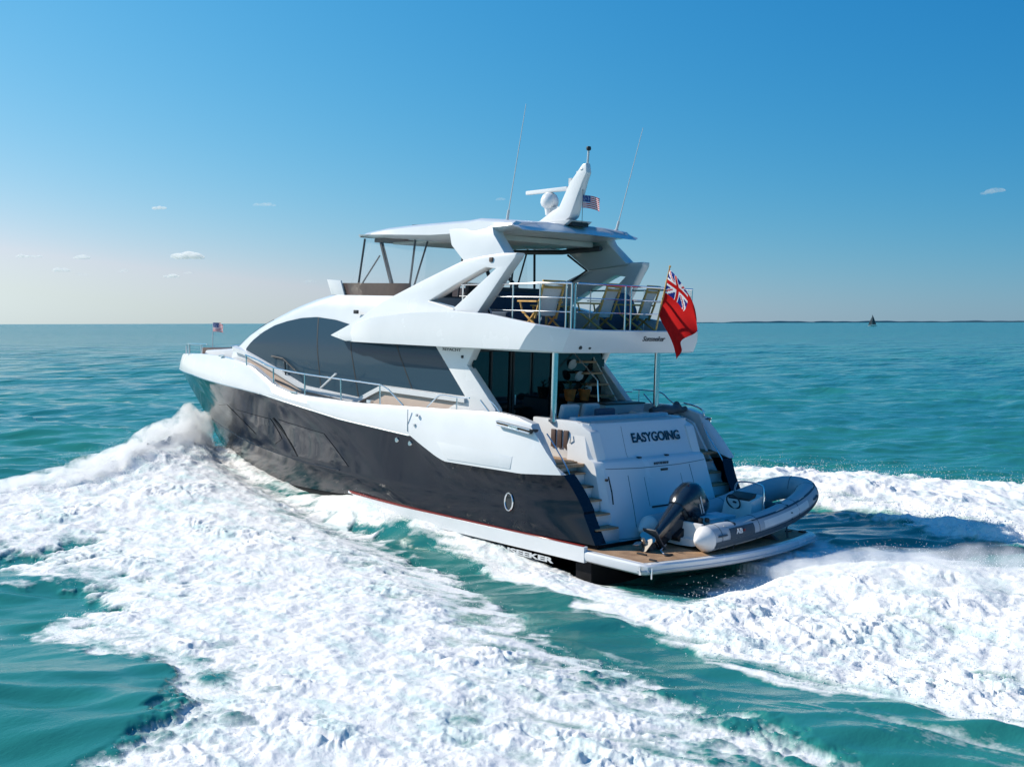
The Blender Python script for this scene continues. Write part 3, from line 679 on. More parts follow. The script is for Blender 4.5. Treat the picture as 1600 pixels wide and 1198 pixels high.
for sg in (1, -1):
    pts = [(13.55, 2.02), (13.0, 1.60), (12.45, 1.16)]
    mb = MB(); mb.tube([(x, sg * (HY(x, z) + 0.012), z) for x, z in pts], 0.018, 6); mb.build('window_mullion', DARK, Y)
    mb = MB(); mb.tube([(lerp(10.2, 20.6, i / 40), sg * (HY(lerp(10.2, 20.6, i / 40), interp(lerp(10.2, 20.6, i / 40), [(2, 1.22), (9, 1.12), (12, 1.04), (16, 1.10), (19, 1.25), (21.45, 1.40)]) ) + 0.004), interp(lerp(10.2, 20.6, i / 40), [(2, 1.22), (9, 1.12), (12, 1.04), (16, 1.10), (19, 1.25), (21.45, 1.40)])) for i in range(41)], 0.016, 6)
    mb.build('spray_rail', HULLM, Y)
    # porthole: an upright oval with a bright rim
    yh = HY(4.1, 1.18) + 0.006
    o = MB(); o.lathe([(0.0, 0.004), (0.105, 0.004), (0.105, -0.03)], n=28, M=Matrix.Rotation(-sg * math.pi / 2, 3, 'X') @ Matrix.Diagonal((1, 1.55, 1)))
    o.v = [(x + 4.1, y + sg * yh, z + 1.18) for x, y, z in o.v]
    ph = o.build('porthole', DGLASS, Y)
    o = MB(); o.tube([(4.1 + 0.115 * math.cos(t), sg * (yh + 0.012), 1.18 + 0.175 * math.sin(t)) for t in np.linspace(0, 2 * math.pi, 29)[:-1]], 0.016, 6, closed=True); o.build('porthole_rim', CHROME, ph)
    for x, z in ((7.72, 2.06), (7.25, 2.03)):
        o = MB(); o.lathe([(0.0, 0.02), (0.05, 0.02), (0.06, 0.0), (0.06, -0.05)], n=14, M=Matrix.Rotation(-sg * math.pi / 2, 3, 'X')); o.v = [(a + x, b + sg * (HY(x, z) + 0.01), c + z) for a, b, c in o.v]
        o.build('hull_outlet', CHROME, Y)
# bright edge bead along the sheer
for sg in (1, -1):
    mb = MB(); mb.tube([(x, sg * (ys(x) + 0.02), interp(x, ZS) - 0.004) for x in np.linspace(7.25, 22.6, 70)], 0.014, 6); mb.build('rub_rail', CHROME, Y)
# name on the chine, just below the white strip
for sg in (1, -1):
    text_obj('maker_lettering', 'SUNSEEKER', 0.135, (3.78, sg * 2.70, 0.175), (-sg, 0, 0), (0, 0, 1), GREYW, Y, width=1.95, bold=0.006)

# decks
def deck_plate(name, xs_, zf, wf, m, th=0.05):
    mb = MB(); mb.loft([[(x, -wf(x), zf(x)), (x, wf(x), zf(x)), (x, wf(x), zf(x) - th), (x, -wf(x), zf(x) - th)] for x in xs_]); return mb.build(name, m, Y)
deck_plate('side_deck', np.linspace(3.0, 14.6, 40), lambda x: interp(x, [(3, 2.0), (8, 2.05), (12, 2.3), (14.6, 2.75)]), lambda x: ys(x) - 0.16, TEAKX)
deck_plate('foredeck', np.linspace(14.2, 22.3, 40), lambda x: interp(x, [(14.2, 2.95), (18, 3.1), (22.3, 3.05)]), lambda x: max(ys(x) - 0.2, 0.02), GREYW)

# swim platform
def plat_outline(off=0.0):
    pts = [(2.25, 2.74 - off), (0.62, 2.76 - off), (0.44 + off, 2.70 - off), (0.36 + off, 2.2)]
    for i in range(1, 12):
        y = lerp(2.2, -2.2, i / 12); pts.append((0.36 + off - 0.26 * (1 - (y / 2.2) ** 2), y))
    pts += [(0.36 + off, -2.2), (0.44 + off, -2.62 + off), (0.62, -2.76 + off), (2.25, -2.74 + off)]
    return pts
mb = MB()
o_ = plat_outline(); n_ = len(o_)
rings = []
for off, z in ((0.12, 0.33), (0.02, 0.38), (0.0, 0.45), (0.0, 0.52), (0.03, 0.55)):
    rings.append([(x, y, z) for x, y in plat_outline(off)])
mb.loft(rings); plat = mb.build('swim_platform', WHITE, Y, sharp=40)
mb = MB(); inner = plat_outline(0.16); mb.loft([[(x, y, z) for x, y in inner] for z in (0.53, 0.556)]); mb.build('teak_deck', TEAKX, plat)
mb = MB(); mb.tube([(x - 0.004, y * 1.001, 0.43) for x, y in plat_outline(0.0)[1:-1]], 0.022, 6); mb.build('rubbing_strip', GREYW, plat)
mb = MB()
for (x, y, c, d) in ((1.1, 2.1, .22, .05), (0.75, 1.75, .05, .2), (0.62, 2.35, .16, .05), (0.7, -2.5, .12, .12), (0.9, -2.3, .05, .2)):
    mb.box((x, y, 0.572), (c, d, 0.03))
mb.build('deck_fitting', DARK, plat, bevel=0.008)
mb = MB(); mb.box((0.55, 2.775, 0.45), (0.03, 0.03, 0.16)); mb.tube([(0.40, 2.64, 0.5), (0.38, 2.66, 0.31)], 0.014); mb.build('ladder_socket', STEEL, plat)
# hull end under the platform
mb = MB(); mb.hexa([(1.9, 2.55, -0.6), (1.9, -2.55, -0.6), (2.3, -2.55, -0.6), (2.3, 2.55, -0.6)], [(1.9, 2.6, 0.34), (1.9, -2.6, 0.34), (2.3, -2.6, 0.34), (2.3, 2.6, 0.34)]); mb.build('stern_face', BOTTOM, Y)

# transom block: upper panel (name), ledge, lower garage door
def yh(z): return interp(z, [(0.55, 1.81), (2.05, 1.70), (2.77, 1.58)])
prof = [(2.02, 0.55), (2.12, 0.75), (2.50, 1.92), (2.555, 2.03), (2.60, 2.06), (2.70, 2.09), (2.75, 2.15), (2.97, 2.70), (3.03, 2.77)]
mb = MB(); rings = []
for sx in (1, -1):
    pass
rows = []
for (x, z) in prof:
    h = yh(z); r_ = []
    for t in (1.0, 0.93, 0.8, 0.5, 0.0, -0.5, -0.8, -0.93, -1.0):
        bow = 0.10 * (abs(t) ** 3) + (0.10 if abs(t) == 1.0 else 0)     # face is slightly convex with rounded corners
        r_.append((x + bow, t * h, z))
    rows.append(r_)
mb.grid(rows)
top = rows[-1]; mb.grid([top, [(3.35, y, 2.77) for _, y, _ in top]])
for sg, k in ((1, 0), (-1, -1)):
    mb.grid([[r_[k] for r_ in rows], [(max(r_[k][0] + 0.5, 3.5), r_[k][1], r_[k][2]) for r_ in rows]])
tr = mb.build('transom', WHITE, Y, sharp=30)
def tz(x_or_z):  # x of the transom face at height z
    return interp(x_or_z, [(p[1], p[0]) for p in prof])
mb = MB()
def seam(pts, w_=0.012):
    q = []
    for (ya, za), (yb, zb_) in zip(pts[:-1], pts[1:]):
        for k in range(13): q.append((lerp(ya, yb, k / 12), lerp(za, zb_, k / 12)))
    ts_ = (0.0, 0.5, 0.8, 0.93, 1.0)
    mb.tube([(tz(z) + float(np.interp(abs(y) / yh(z), ts_, [0.10 * t ** 3 + (0.1 if t == 1 else 0) for t in ts_])) - 0.002, y, z) for y, z in q], w_ * 0.5, 4)
seam([(1.55, 1.93), (0.6, 1.90), (-0.6, 1.90), (-1.55, 1.93)])
seam([(1.0, 1.78), (1.02, 1.2), (1.05, 0.8)]); seam([(-0.95, 1.88), (-1.0, 1.2), (-1.02, 0.8)])
seam([(0.55, 1.72), (0.55, 1.16)], .008); seam([(-0.6, 1.72), (-0.6, 1.16)], .008)
seam([(0.75, 2.10), (0.72, 2.5), (0.70, 2.7)], .008); seam([(1.7, 0.62), (0.5, 0.60), (-1.7, 0.62)])
mb.build('garage_door_seam', DGREY, tr)
mb = MB(); mb.box((tz(1.14) - 0.005, 0.22, 1.14), (0.03, 0.55, 0.03)); mb.build('garage_door_handle', DARK, tr, bevel=0.006)
mb = MB(); mb.tube([(tz(1.80) - 0.012, 1.60, 1.80), (tz(1.5) - 0.03, 1.61, 1.5), (tz(1.28) - 0.012, 1.62, 1.28)], 0.014); mb.build('grab_handle', DARK, tr)
mb = MB()
for y in (0.48, -0.38): mb.box((tz(2.07) + 0.02, y, 2.088), (0.07, 0.09, 0.03))
mb.box((tz(1.83) - 0.004, -0.10, 1.83), (0.02, 0.22, 0.045)); mb.box((tz(1.74) - 0.0, 1.66, 1.74), (0.05, 0.05, 0.05))
mb.build('transom_light', DARK, tr, bevel=0.006)
text_obj('name_lettering', 'EASYGOING', 0.27, (2.835, -0.28, 2.375), (0, -1, 0), (0.36, 0, 0.93), COWL, tr, width=1.52, bold=0.008)
mb = MB()
for i, (a, b) in enumerate(((0.20, .05), (0.13, .05), (0.07, .03), (0.0, .06), (-0.07, .04), (-0.13, .05), (-0.20, .05))):
    mb.box((tz(1.95) - 0.004, -0.05 + a, 1.96), (0.012, b, 0.05))
mb.build('port_lettering', DGREY, tr)
mb = MB(); mb.prism([(3.10, 1.50), (3.08, -1.50), (4.25, -1.58), (4.25, 1.58)], [], lambda p: V(p[0], p[1], 2.775), lambda p: V(p[0], p[1], 2.70)); mb.build('transom_top', GREYW, tr, bevel=0.01)

# stairs on both sides
for sg in (1, -1):
    mb = MB(); st = []
    for i in range(6):
        z = 0.90 + 0.235 * i; x0 = 2.06 + 0.23 * i
        if i == 5: z = 2.03
        mb.hexa([(x0, sg * 1.66, 0.5), (x0, sg * 2.40, 0.5), (3.6, sg * 2.40, 0.5), (3.6, sg * 1.66, 0.5)], [(x0, sg * 1.66, z - 0.035), (x0, sg * 2.40, z - 0.035), (3.6, sg * 2.40, z - 0.035), (3.6, sg * 1.66, z - 0.035)])
        t_ = MB(); t_.prism([(x0 - 0.05, 1.74), (x0 - 0.03, 2.34), (x0 + 0.24, 2.34), (x0 + 0.24, 1.74)], [], lambda p: V(p[0], sg * p[1], z), lambda p: V(p[0], sg * p[1], z - 0.035)); st.append(t_)
    stn = mb.build('stairway', WHITE, Y, bevel=0.01)
    for t_ in st: t_.build('step', TEAKY, stn, bevel=0.006)
    # inner lining of the bulwark wing by the stairs
    mb = MB(); mb.hexa([(2.15, sg * 2.34, 0.56), (2.18, sg * 2.42, 0.56), (4.0, sg * 2.42, 0.56), (4.0, sg * 2.34, 0.56)], [(3.55, sg * 2.34, 2.60), (3.55, sg * 2.42, 2.60), (4.3, sg * 2.42, 2.84), (4.3, sg * 2.34, 2.84)])
    mb.build('stair_wall', WHITE, Y, bevel=0.015)
    mb = MB(); mb.tube(smooth_path([(2.55, sg * 2.43, 1.55), (2.80, sg * 2.38, 1.95), (3.15, sg * 2.38, 2.35), (3.35, sg * 2.43, 2.60)], 4), 0.014); mb.build('stair_handrail', STEEL, Y)
    # side cabinet between the stairs and the cockpit seat, with a slatted locker door
    mb = MB(); mb.prism([(2.95, 2.62), (2.72, 2.03), (4.6, 2.03), (4.6, 2.80), (3.35, 2.80)], [], lambda p: V(p[0], sg * 1.62, p[1]), lambda p: V(p[0], sg * 1.35, p[1])); mb.build('side_locker', WHITE, Y, bevel=0.03)
    mb = MB()
    for i in range(3): mb.box((3.60 + 0.18 * i, sg * 1.635, 2.42), (0.12, 0.04, 0.36))
    mb.build('locker_slats', BROWN, Y, bevel=0.01)
    mb = MB(); mb.tube([(3.46, sg * 1.66, 2.54), (3.43, sg * 1.68, 2.45), (3.46, sg * 1.66, 2.36)], 0.012); mb.build('locker_handle', STEEL, Y)

# cockpit: floor, sofa, table, aft poles, bulkhead and doors
deck_plate('cockpit_floor', np.linspace(3.3, 6.2, 4), lambda x: 2.035, lambda x: 2.35, TEAKX)
mb = MB(); mb.box((4.0, 0, 2.52), (0.5, 2.5, 0.42)); mb.box((3.62, 0, 2.70), (0.22, 2.9, 0.32)); mb.build('cockpit_sofa', FABW, Y, bevel=0.05, seg=3)
t_ = MB(); t_.box((4.65, -0.15, 2.70), (0.75, 1.7, 0.05)); t_.tube([(4.65, 0.4, 2.05), (4.65, 0.4, 2.68)], 0.05); t_.tube([(4.65, -0.7, 2.05), (4.65, -0.7, 2.68)], 0.05); t_.build('cockpit_table', WOOD, Y, bevel=0.015)
for sg in (1, -1):
    mb = MB(); mb.tube([(4.02, sg * 1.60, 2.74), (4.02, sg * 1.60, 4.18)], 0.065, 16); mb.tube([(4.02, sg * 1.60, 2.74), (4.02, sg * 1.60, 2.79)], 0.10, 16); mb.build('support_pole', STEEL, Y)
mb = MB(); mb.box((6.05, 0.0, 3.1), (0.04, 4.1, 2.15)); mb.build('aft_glass_door', DGLASS, Y)
mb = MB()
for y in (1.55, 0.98, 0.90, -0.30, -0.40): mb.box((6.02, y, 3.1), (0.05, 0.05, 2.15))
mb.box((6.02, 0.3, 4.12), (0.06, 3.6, 0.08)); mb.build('door_frame', DARK, Y)
mb = MB(); mb.box((5.98, 0.86, 3.02), (0.03, 0.03, 0.22)); mb.box((5.98, 0.86, 2.75), (0.03, 0.03, 0.1)); mb.build('door_handle', STEEL, Y)
mb = MB(); mb.box((5.3, -1.35, 2.5), (1.2, 1.3, 0.9)); mb.build('wet_bar', GREYW, Y, bevel=0.03)
mb = MB(); mb.box((5.3, -1.35, 2.965), (1.24, 1.34, 0.03)); mb.build('wet_bar_top', DARK, Y, bevel=0.008)
mb = MB(); mb.box((4.68, -1.45, 2.72), (0.03, 0.7, 0.06)); mb.box((4.68, -1.95, 2.62), (0.03, 0.10, 0.18)); mb.build('wet_bar_drawer', DGREY, Y, bevel=0.006)
stair = MB(); st = []
for i in range(4):
    z = 3.09 + 0.25 * i; x = 5.42 + 0.2 * i
    m_ = MB(); m_.box((x, -1.32, z), (0.30, 0.62, 0.045)); st.append(m_)
stair.hexa([(5.25, -1.66, 2.98), (5.45, -1.66, 2.98), (5.45, -1.70, 2.98), (5.25, -1.70, 2.98)], [(6.2, -1.66, 4.15), (6.4, -1.66, 4.15), (6.4, -1.70, 4.15), (6.2, -1.70, 4.15)])
so = stair.build('flybridge_stair', LINER, Y)
for m_ in st: m_.build('step', TEAKY, so, bevel=0.006)
mb = MB(); mb.tube([(5.2, -1.0, 2.98), (5.25, -1.0, 3.45), (6.15, -1.0, 4.15)], 0.016); mb.build('stair_rail', STEEL, so)
for i, (x, z) in enumerate(((5.60, 3.22), (5.82, 3.52), (6.0, 3.78))):
    mb = MB(); mb.lathe([(0, 0.03), (0.10, 0.03), (0.13, 0.0), (0.10, -0.03), (0, -0.03)], n=18, M=Matrix.Rotation(R(70), 3, 'Y')); mb.v = [(a + x, b - 1.05 + 0.05 * i, c + z) for a, b, c in mb.v]
    mb.build('wall_lamp', FABW, so)
for sg in (1, -1):   # coaming rails on the quarters
    mb = MB(); P = smooth_path([(5.5, sg * 2.50, 3.20), (4.7, sg * 2.50, 3.20), (4.4, sg * 2.50, 3.05), (4.15, sg * 2.52, 2.90)], 4) if sg < 0 else smooth_path([(4.9, sg * 2.55, 3.13), (4.75, sg * 2.55, 3.05), (4.6, sg * 2.55, 2.92)], 4)
    mb.tube(P, 0.016)
    if sg < 0:
        for x in (5.3, 4.75): mb.tube([(x, -2.5, 3.2), (x, -2.5, 2.85)], 0.014)
        mb.tube(smooth_path([(3.95, -2.5, 3.0), (3.6, -2.5, 2.95), (3.4, -2.52, 2.85), (3.4, -2.52, 2.72)], 3), 0.02)
    mb.build('quarter_rail', STEEL, Y)

# ------------------------------------------------------------------ superstructure
def hw(z): return interp(z, [(2.0, 2.14), (3.9, 2.12), (4.3, 2.06), (4.6, 2.0), (4.95, 1.92), (5.25, 1.80)])
def front(z): return interp(z, [(2.0, 10.6), (2.6, 12.2), (2.95, 14.6), (3.2, 16.0), (3.6, 15.75), (3.8, 15.4), (4.1, 14.9), (4.4, 14.25), (4.61, 13.65), (4.8, 13.1), (4.95, 12.6), (5.1, 12.05), (5.25, 11.35)])
def house_ring(z, xa, n=10, m_=10):
    w_ = hw(z); xf = front(z); pts = []
    for i in range(n): pts.append((lerp(xa, xf, i / n), w_, z))
    for i in range(m_ + 1):
        t = i / m_ * math.pi / 2; pts.append((xf + 1.35 * math.sin(t) ** 1.3, w_ * max(0.0, math.cos(t)) ** 0.55, z))
    return pts + [(x, -y, z) for x, y, z in reversed(pts[:-1])]
mb = MB()
zl = [2.02, 2.6, 3.0, 3.4, 3.6, 3.8, 3.95, 4.1, 4.18]
mb.loft([house_ring(z, 6.12) for z in zl])
zl = [4.16, 4.3, 4.45, 4.6, 4.7, 4.8, 4.88, 4.95, 5.02, 5.1, 5.18, 5.24]
mb.loft([house_ring(z, 8.6) for z in zl])
mb.build('deckhouse', WHITE, Y, sharp=30)
# forward windscreen wrapping round the front, under the brow
mb = MB(); rows = []
for z in np.linspace(3.65, 4.55, 12):
    ring = house_ring(z, 8.0, 10, 16); mid = len(ring) // 2
    seg_ = ring[mid - 9: mid + 10]; rows.append([(x + 0.015, y * 0.995, z_ + 0.012) for x, y, z_ in seg_])
mb.grid(rows); mb.build('windscreen', GLASS, Y, sharp=40)
# long side windows
TOPW = [(7.1, 4.19), (9.5, 4.36), (10.4, 4.50), (11.26, 4.63), (12.11, 4.68), (12.8, 4.64), (13.45, 4.54), (14.0, 4.42), (14.54, 4.22), (15.0, 3.98), (15.32, 3.74)]
BOTW = [(6.17, 3.12), (9.12, 3.17), (9.25, 3.13), (9.99, 2.82), (12.34, 2.95), (13.78, 3.34), (15.32, 3.72)]
def winpt(u, v, off):
    xb, xt = lerp(15.30, 6.17, u), lerp(15.30, 7.15, u)
    zb, zt = interp(xb, BOTW), interp(xt, TOPW)
    x, z = lerp(xb, xt, v), lerp(zb, zt, v)
    return (x, hw(z) + off, z)
for sg in (1, -1):
    mb = MB(); mb.grid([[(lambda p: (p[0], sg * p[1], p[2]))(winpt(i / 70, j / 8, 0.018)) for j in range(9)] for i in range(71)])
    sw = mb.build('saloon_window', GLASS, Y, sharp=60)
    mb = MB()
    for u in (0.40, 0.575, 0.80):
        mb.grid([[(lambda p: (p[0] + d, sg * p[1], p[2]))(winpt(u, j / 8, 0.022)) for j in range(9)] for d in (-0.02, 0.02)])
    mb.build('window_mullion', DARK, sw)
    # raised white frame below the window
    mb = MB(); P = []
    for x in (15.9, 15.32, 14.4, 13.78, 13.0, 12.34, 11.2, 9.99, 9.55, 9.12, 8.0, 7.0, 6.10):
        P.append((x, interp(x, BOTW + [(15.9, 3.82)]) if x < 15.5 else 3.80))
    mb.loft([[(x, sg * (hw(z) - 0.02), z + 0.01), (x, sg * (hw(z) + 0.10), z - 0.02), (x, sg * (hw(z) + 0.10), z - 0.13), (x, sg * (hw(z) - 0.02), z - 0.16)] for x, z in P])
    mb.build('window_sill', WHITE, Y, sharp=50)
    mb = MB(); mb.grid([[(x, sg * 2.155, interp(x, [(11, 2.05), (13.5, 2.6), (15.2, 3.2)])), (x, sg * 2.155, interp(x, BOTW) - 0.12)] for x in np.linspace(6.3, 15.2, 40)]); mb.build('side_panel', PINK, Y)  # sheet under the sill carrying the painted teak bounce
    # slanted aft pillar
    mb = MB(); mb.prism([(7.25, 4.22), (5.83, 4.22), (6.10, 3.79), (5.16, 2.92), (5.05, 2.04), (6.6, 2.04), (6.9, 2.7), (6.14, 3.12)], [], lambda p: V(p[0], sg * 2.17, p[1]), lambda p: V(p[0], sg * 1.97, p[1])); mb.build('aft_pillar', WHITE, Y, bevel=0.02)
text_obj('model_lettering', '76YACHT', 0.085, (6.62, 2.176, 4.07), (-1, 0, 0), (0, 0, 1), DGREY, Y, width=0.62)
# handrails on the side decks
for sg in (1, -1):
    def rp(pts, r=0.017): mb.tube([(x, sg * y, z) for x, y, z in pts], r, 8)
    mb = MB(); rp(smooth_path([(14.50, 2.62, 3.62), (13.9, 2.62, 3.52), (13.15, 2.60, 3.36), (11.7, 2.58, 3.28), (10.15, 2.58, 3.25), (8.60, 2.58, 3.22)], 5), 0.021); rp([(8.60, 2.58, 3.22), (8.3, 2.58, 3.13), (7.75, 2.58, 2.82)])
    hr = mb.build('side_handrail', STEEL, Y)
    mb = MB()
    for x, zt in ((14.5, 3.62), (13.15, 3.36), (11.7, 3.28), (10.15, 3.25), (8.60, 3.22)): rp([(x, 2.58, interp(x, ZB) - 0.02), (x, 2.60, zt)], 0.02)
    mb.build('stanchion', STEEL, hr)
    mb = MB(); rp(smooth_path([(6.95, 2.55, 2.83), (6.65, 2.55, 3.05), (6.45, 2.55, 3.13), (5.95, 2.55, 3.12), (5.55, 2.55, 3.14)], 4), 0.016); rp([(5.95, 2.55, 3.12), (5.95, 2.55, 2.85)], 0.014); rp([(5.2, 2.55, 3.12), (4.92, 2.55, 2.9)], 0.016); mb.build('boarding_rail', STEEL, Y)
# wiper on the side glass and a fender hook on the rail
mb = MB(); mb.tube([(13.95, 2.17, 3.62), (13.35, 2.19, 3.58)], 0.02); mb.tube([(13.35, 2.19, 3.58), (12.60, 2.19, 3.22)], 0.018); mb.tube([(13.25, 2.2, 3.5), (13.2, 2.2, 3.15)], 0.02); mb.build('wiper', DARK, Y)
mb = MB(); mb.hexa([(11.05, 2.56, 2.98), (11.0, 2.56, 2.98), (11.0, 2.60, 2.98), (11.05, 2.60, 2.98)], [(10.4, 2.56, 3.38), (10.35, 2.56, 3.36), (10.35, 2.60, 3.36), (10.4, 2.60, 3.38)]); mb.build('boat_hook', GREYW, Y)
mb = MB(); mb.box((14.0, 2.56, 3.02), (0.12, 0.05, 0.12)); mb.box((13.8, 2.6, 2.98), (0.25, 0.04, 0.05)); mb.box((9.1, 2.5, 2.80), (0.16, 0.1, 0.07)); mb.build('mooring_cleat', STEEL, Y, bevel=0.01)
# bow fittings
mb = MB()
for sg in (1, -1):
    mb.tube(smooth_path([(21.3, sg * 0.78, 3.58), (20.7, sg * 1.05, 3.66), (19.9, sg * 1.35, 3.70), (19.0, sg * 1.6, 3.73), (18.0, sg * 1.85, 3.76)], 4), 0.018)
    for x, y, zt in ((21.3, 0.78, 3.58), (20.3, 1.2, 3.68), (18.6, 1.7, 3.74)): mb.tube([(x, sg * y, zt), (x, sg * y, 3.25)], 0.028)
mb.build('pulpit_rail', STEEL, Y)
mb = MB(); mb.box((20.1, 0.1, 3.42), (1.1, 1.0, 0.30)); mb.build('bow_sunpad', BROWN, Y, bevel=0.05)
mb = MB(); mb.loft([[(19.3, y, 3.2), (19.1, y, 3.55), (16.8, y, 3.72), (16.3, y, 3.2)] for y in (-1.3, 1.3)]); mb.build('foredeck_trunk', WHITE, Y, bevel=0.05)

# ------------------------------------------------------------------ flybridge
FTOP = [(10.85, 4.30), (10.14, 4.53), (9.13, 4.74), (7.7, 4.88), (6.38, 4.93), (5.15, 4.90), (3.68, 4.72), (3.3, 4.66), (3.25, 4.63)]
def fly_plan(top):
    """outline from the port tip round the stern to the starboard tip: (x, y, z)"""
    pts = []
    for x in np.linspace(10.85, 3.70 if top else 4.12, 40):
        yy = (2.50 if top else 2.52) - (0.42 * max(0.0, (x - 9.0) / 1.85) ** 2)
        z = interp(x, FTOP[::-1]) if top else interp(x, [(3.0, 4.19), (4.14, 4.205), (6.35, 4.17), (10.42, 4.14), (10.85, 4.28)])
        pts.append((x, yy, z))
    if top: pts += [(3.45, 2.28, 4.69), (3.22, 1.98, 4.655), (3.18, 1.5, 4.645), (3.15, 0.7, 4.64), (3.15, 0.0, 4.64)]
    else: pts += [(3.72, 2.34, 4.20), (3.38, 2.05, 4.185), (3.33, 1.5, 4.18), (3.30, 0.7, 4.175), (3.30, 0.0, 4.175)]
    return pts + [(x, -y, z) for x, y, z in reversed(pts[:-1])]
T_, B_ = fly_plan(True), fly_plan(False)
mb = MB()
inner = [(x + (0.10 if x < 3.5 else 0), y * (1 - 0.11 / max(abs(y), 0.5)) if abs(y) > 1.0 else y, z - 0.0) for x, y, z in T_]
inner_lo = [(x, y, min(4.52, z - 0.01)) for x, y, z in inner]
mid = [(lerp(a[0], b[0], .5) - (0.02 if a[0] < 3.4 else 0), lerp(a[1], b[1], .5) + (0.03 if a[1] > 1.9 else -0.03 if a[1] < -1.9 else 0), lerp(a[2], b[2], .5)) for a, b in zip(T_, B_)]
Tl = [(x, y, z - 0.02) for x, y, z in T_]
Tu = [(lerp(a[0], b[0], .2), lerp(a[1], b[1], .2), a[2]) for a, b in zip(T_, inner)]
mb.grid([inner_lo, inner, Tu, Tl, mid, B_, [(x + (0.05 if x < 4 else 0), y * 0.97, z - 0.01) for x, y, z in B_]])
mb.build('flybridge_coaming', WHITE, Y, sharp=24)
mb = MB(); Bi = [(x + 0.03, y * 0.975, 4.165) for x, y, z in B_ if x < 10.3]; mb.prism([(p[0], p[1]) for p in Bi], [], lambda p: V(p[0], p[1], 4.165), lambda p: V(p[0], p[1], 4.22)); mb.build('cockpit_ceiling', LINER, Y)
mb = MB(); mb.prism([(max(p[0] + 0.03, 3.42), p[1] * 0.94) for p in T_ if p[0] < 10.6], [], lambda p: V(p[0], p[1], 4.53), lambda p: V(p[0], p[1], 4.45)); mb.build('flybridge_deck', TEAKX, Y)
text_obj('maker_lettering', 'Sunseeker', 0.15, (3.20, -0.47, 4.42), (0, -1, 0), (-0.3, 0, 0.95), DGREY, Y, width=0.72, shear=0.25, bold=0.003)
mb = MB()
for y in (1.62, 1.36): mb.lathe([(0, .02), (0.035, .02), (0.04, 0), (0.04, -0.03)], n=12, M=Matrix.Rotation(-math.pi / 2, 3, 'Y')); mb.v[-48:] = [(a + 3.30, b + y, c + 4.28) for a, b, c in mb.v[-48:]]
mb.build('stern_light', DARK, Y)
# side arches with a triangular opening
O = [(10.95, 4.26), (10.0, 4.62), (8.99, 5.12), (7.7, 5.58), (6.9, 5.85), (6.38, 6.02), (5.78, 6.10), (5.2, 6.15), (4.74, 6.16), (4.78, 6.05), (4.95, 5.85), (5.62, 4.97), (5.75, 4.80), (5.75, 4.5), (10.3, 4.14)]
Hh = [(7.33, 5.14), (6.6, 5.47), (5.85, 5.78), (5.63, 5.86), (5.32, 5.83), (6.47, 4.99)]
def ay(z): return 2.40 - 0.17 * max(0, z - 4.3)
for sg in (1, -1):
    mb = MB(); mb.prism(O, [Hh], lambda p: V(p[0], sg * ay(p[1]), p[1]), lambda p: V(p[0], sg * (ay(p[1]) - 0.26), p[1])); mb.build('side_arch', WHITE, Y, bevel=0.035, seg=2)
    mb = MB(); mb.box((5.47, sg * 2.12, 6.02), (0.10, 0.05, 0.10)); mb.build('arch_speaker', BROWN, Y, bevel=0.02)
    mb = MB(); mb.prism([(7.15, 6.72), (6.95, 6.36), (6.40, 5.98), (5.2, 6.09), (5.15, 6.14), (5.62, 6.56), (5.72, 6.75)], [], lambda p: V(p[0], sg * (2.06 - 0.22 * (p[1] - 6.0)), p[1]), lambda p: V(p[0], sg * (1.74 - 0.2 * (p[1] - 6.0)), p[1])); mb.build('hardtop_leg', WHITE, Y, bevel=0.03)
    mb = MB(); mb.tube([(6.99, sg * 1.68, 6.34), (6.40, sg * 1.735, 5.97), (7.35, sg * 1.95, 5.60), (8.3, sg * 2.0, 5.26)], 0.028, 6); mb.build('leg_edge_trim', DARK, Y)
# hardtop
HT = [(10.82, 6.71), (10.6, 6.76), (9.6, 6.83), (8.61, 6.87), (7.4, 6.89), (6.59, 6.90), (6.2, 6.93), (5.3, 6.85), (5.1, 6.835)]
def hty(x): return interp(x, [(4.8, 1.86), (5.2, 1.86), (6.0, 1.92), (7.5, 1.90), (9.5, 1.86), (10.4, 1.78), (10.82, 1.70)])
rings = []
for x in [10.82, 10.75, 10.6, 10.2, 9.6, 9.0, 8.4, 7.8, 7.2, 6.6, 6.2, 5.8, 5.5, 5.17]:
    zt = interp(x, HT[::-1]); h = hty(x); zl = interp(x, [(5.17, 6.70), (6.5, 6.60), (7.5, 6.55), (9.5, 6.62), (10.6, 6.655), (10.82, 6.67)]); cu_ = 0.05
    r_ = [(x, h, zl + 0.05), (x, h - 0.03, zt - 0.06), (x, h - 0.14, zt), (x, h * 0.5, zt + cu_ * .8), (x, 0, zt + cu_)]
    r_ += [(x, -b, c) for _, b, c in reversed(r_[:-1])]
    zu = zl - interp(x, [(5.17, 0.0), (6, .06), (7.2, .10), (9, .06), (10.82, 0)])
    r_ += [(x, -(h - 0.10), zl), (x, -(h - 0.35), zu), (x, 0, zu + 0.02), (x, (h - 0.35), zu), (x, (h - 0.10), zl)]
    rings.append(r_)
xe = 4.85   # slanted stern fascia
r_ = []
for (x, y, z) in rings[-1]:
    up_ = z > 6.75
    r_.append((5.12 if up_ else 4.84 + 0.10 * (abs(y) / 1.9) ** 2, y * (0.93 if up_ else 1.0), z - (0.02 if up_ else 0.05)))
rings.append(r_)
mb = MB(); mb.loft(rings); ht = mb.build('hardtop', WHITE, Y, sharp=26)
mb = MB(); mb.prism([(9.9, 1.35), (9.9, -1.35), (5.9, -1.4), (5.9, 1.4)], [], lambda p: V(p[0], p[1], 6.48), lambda p: V(p[0], p[1], 6.60)); mb.build('hardtop_lining', LINER, ht, bevel=0.02)
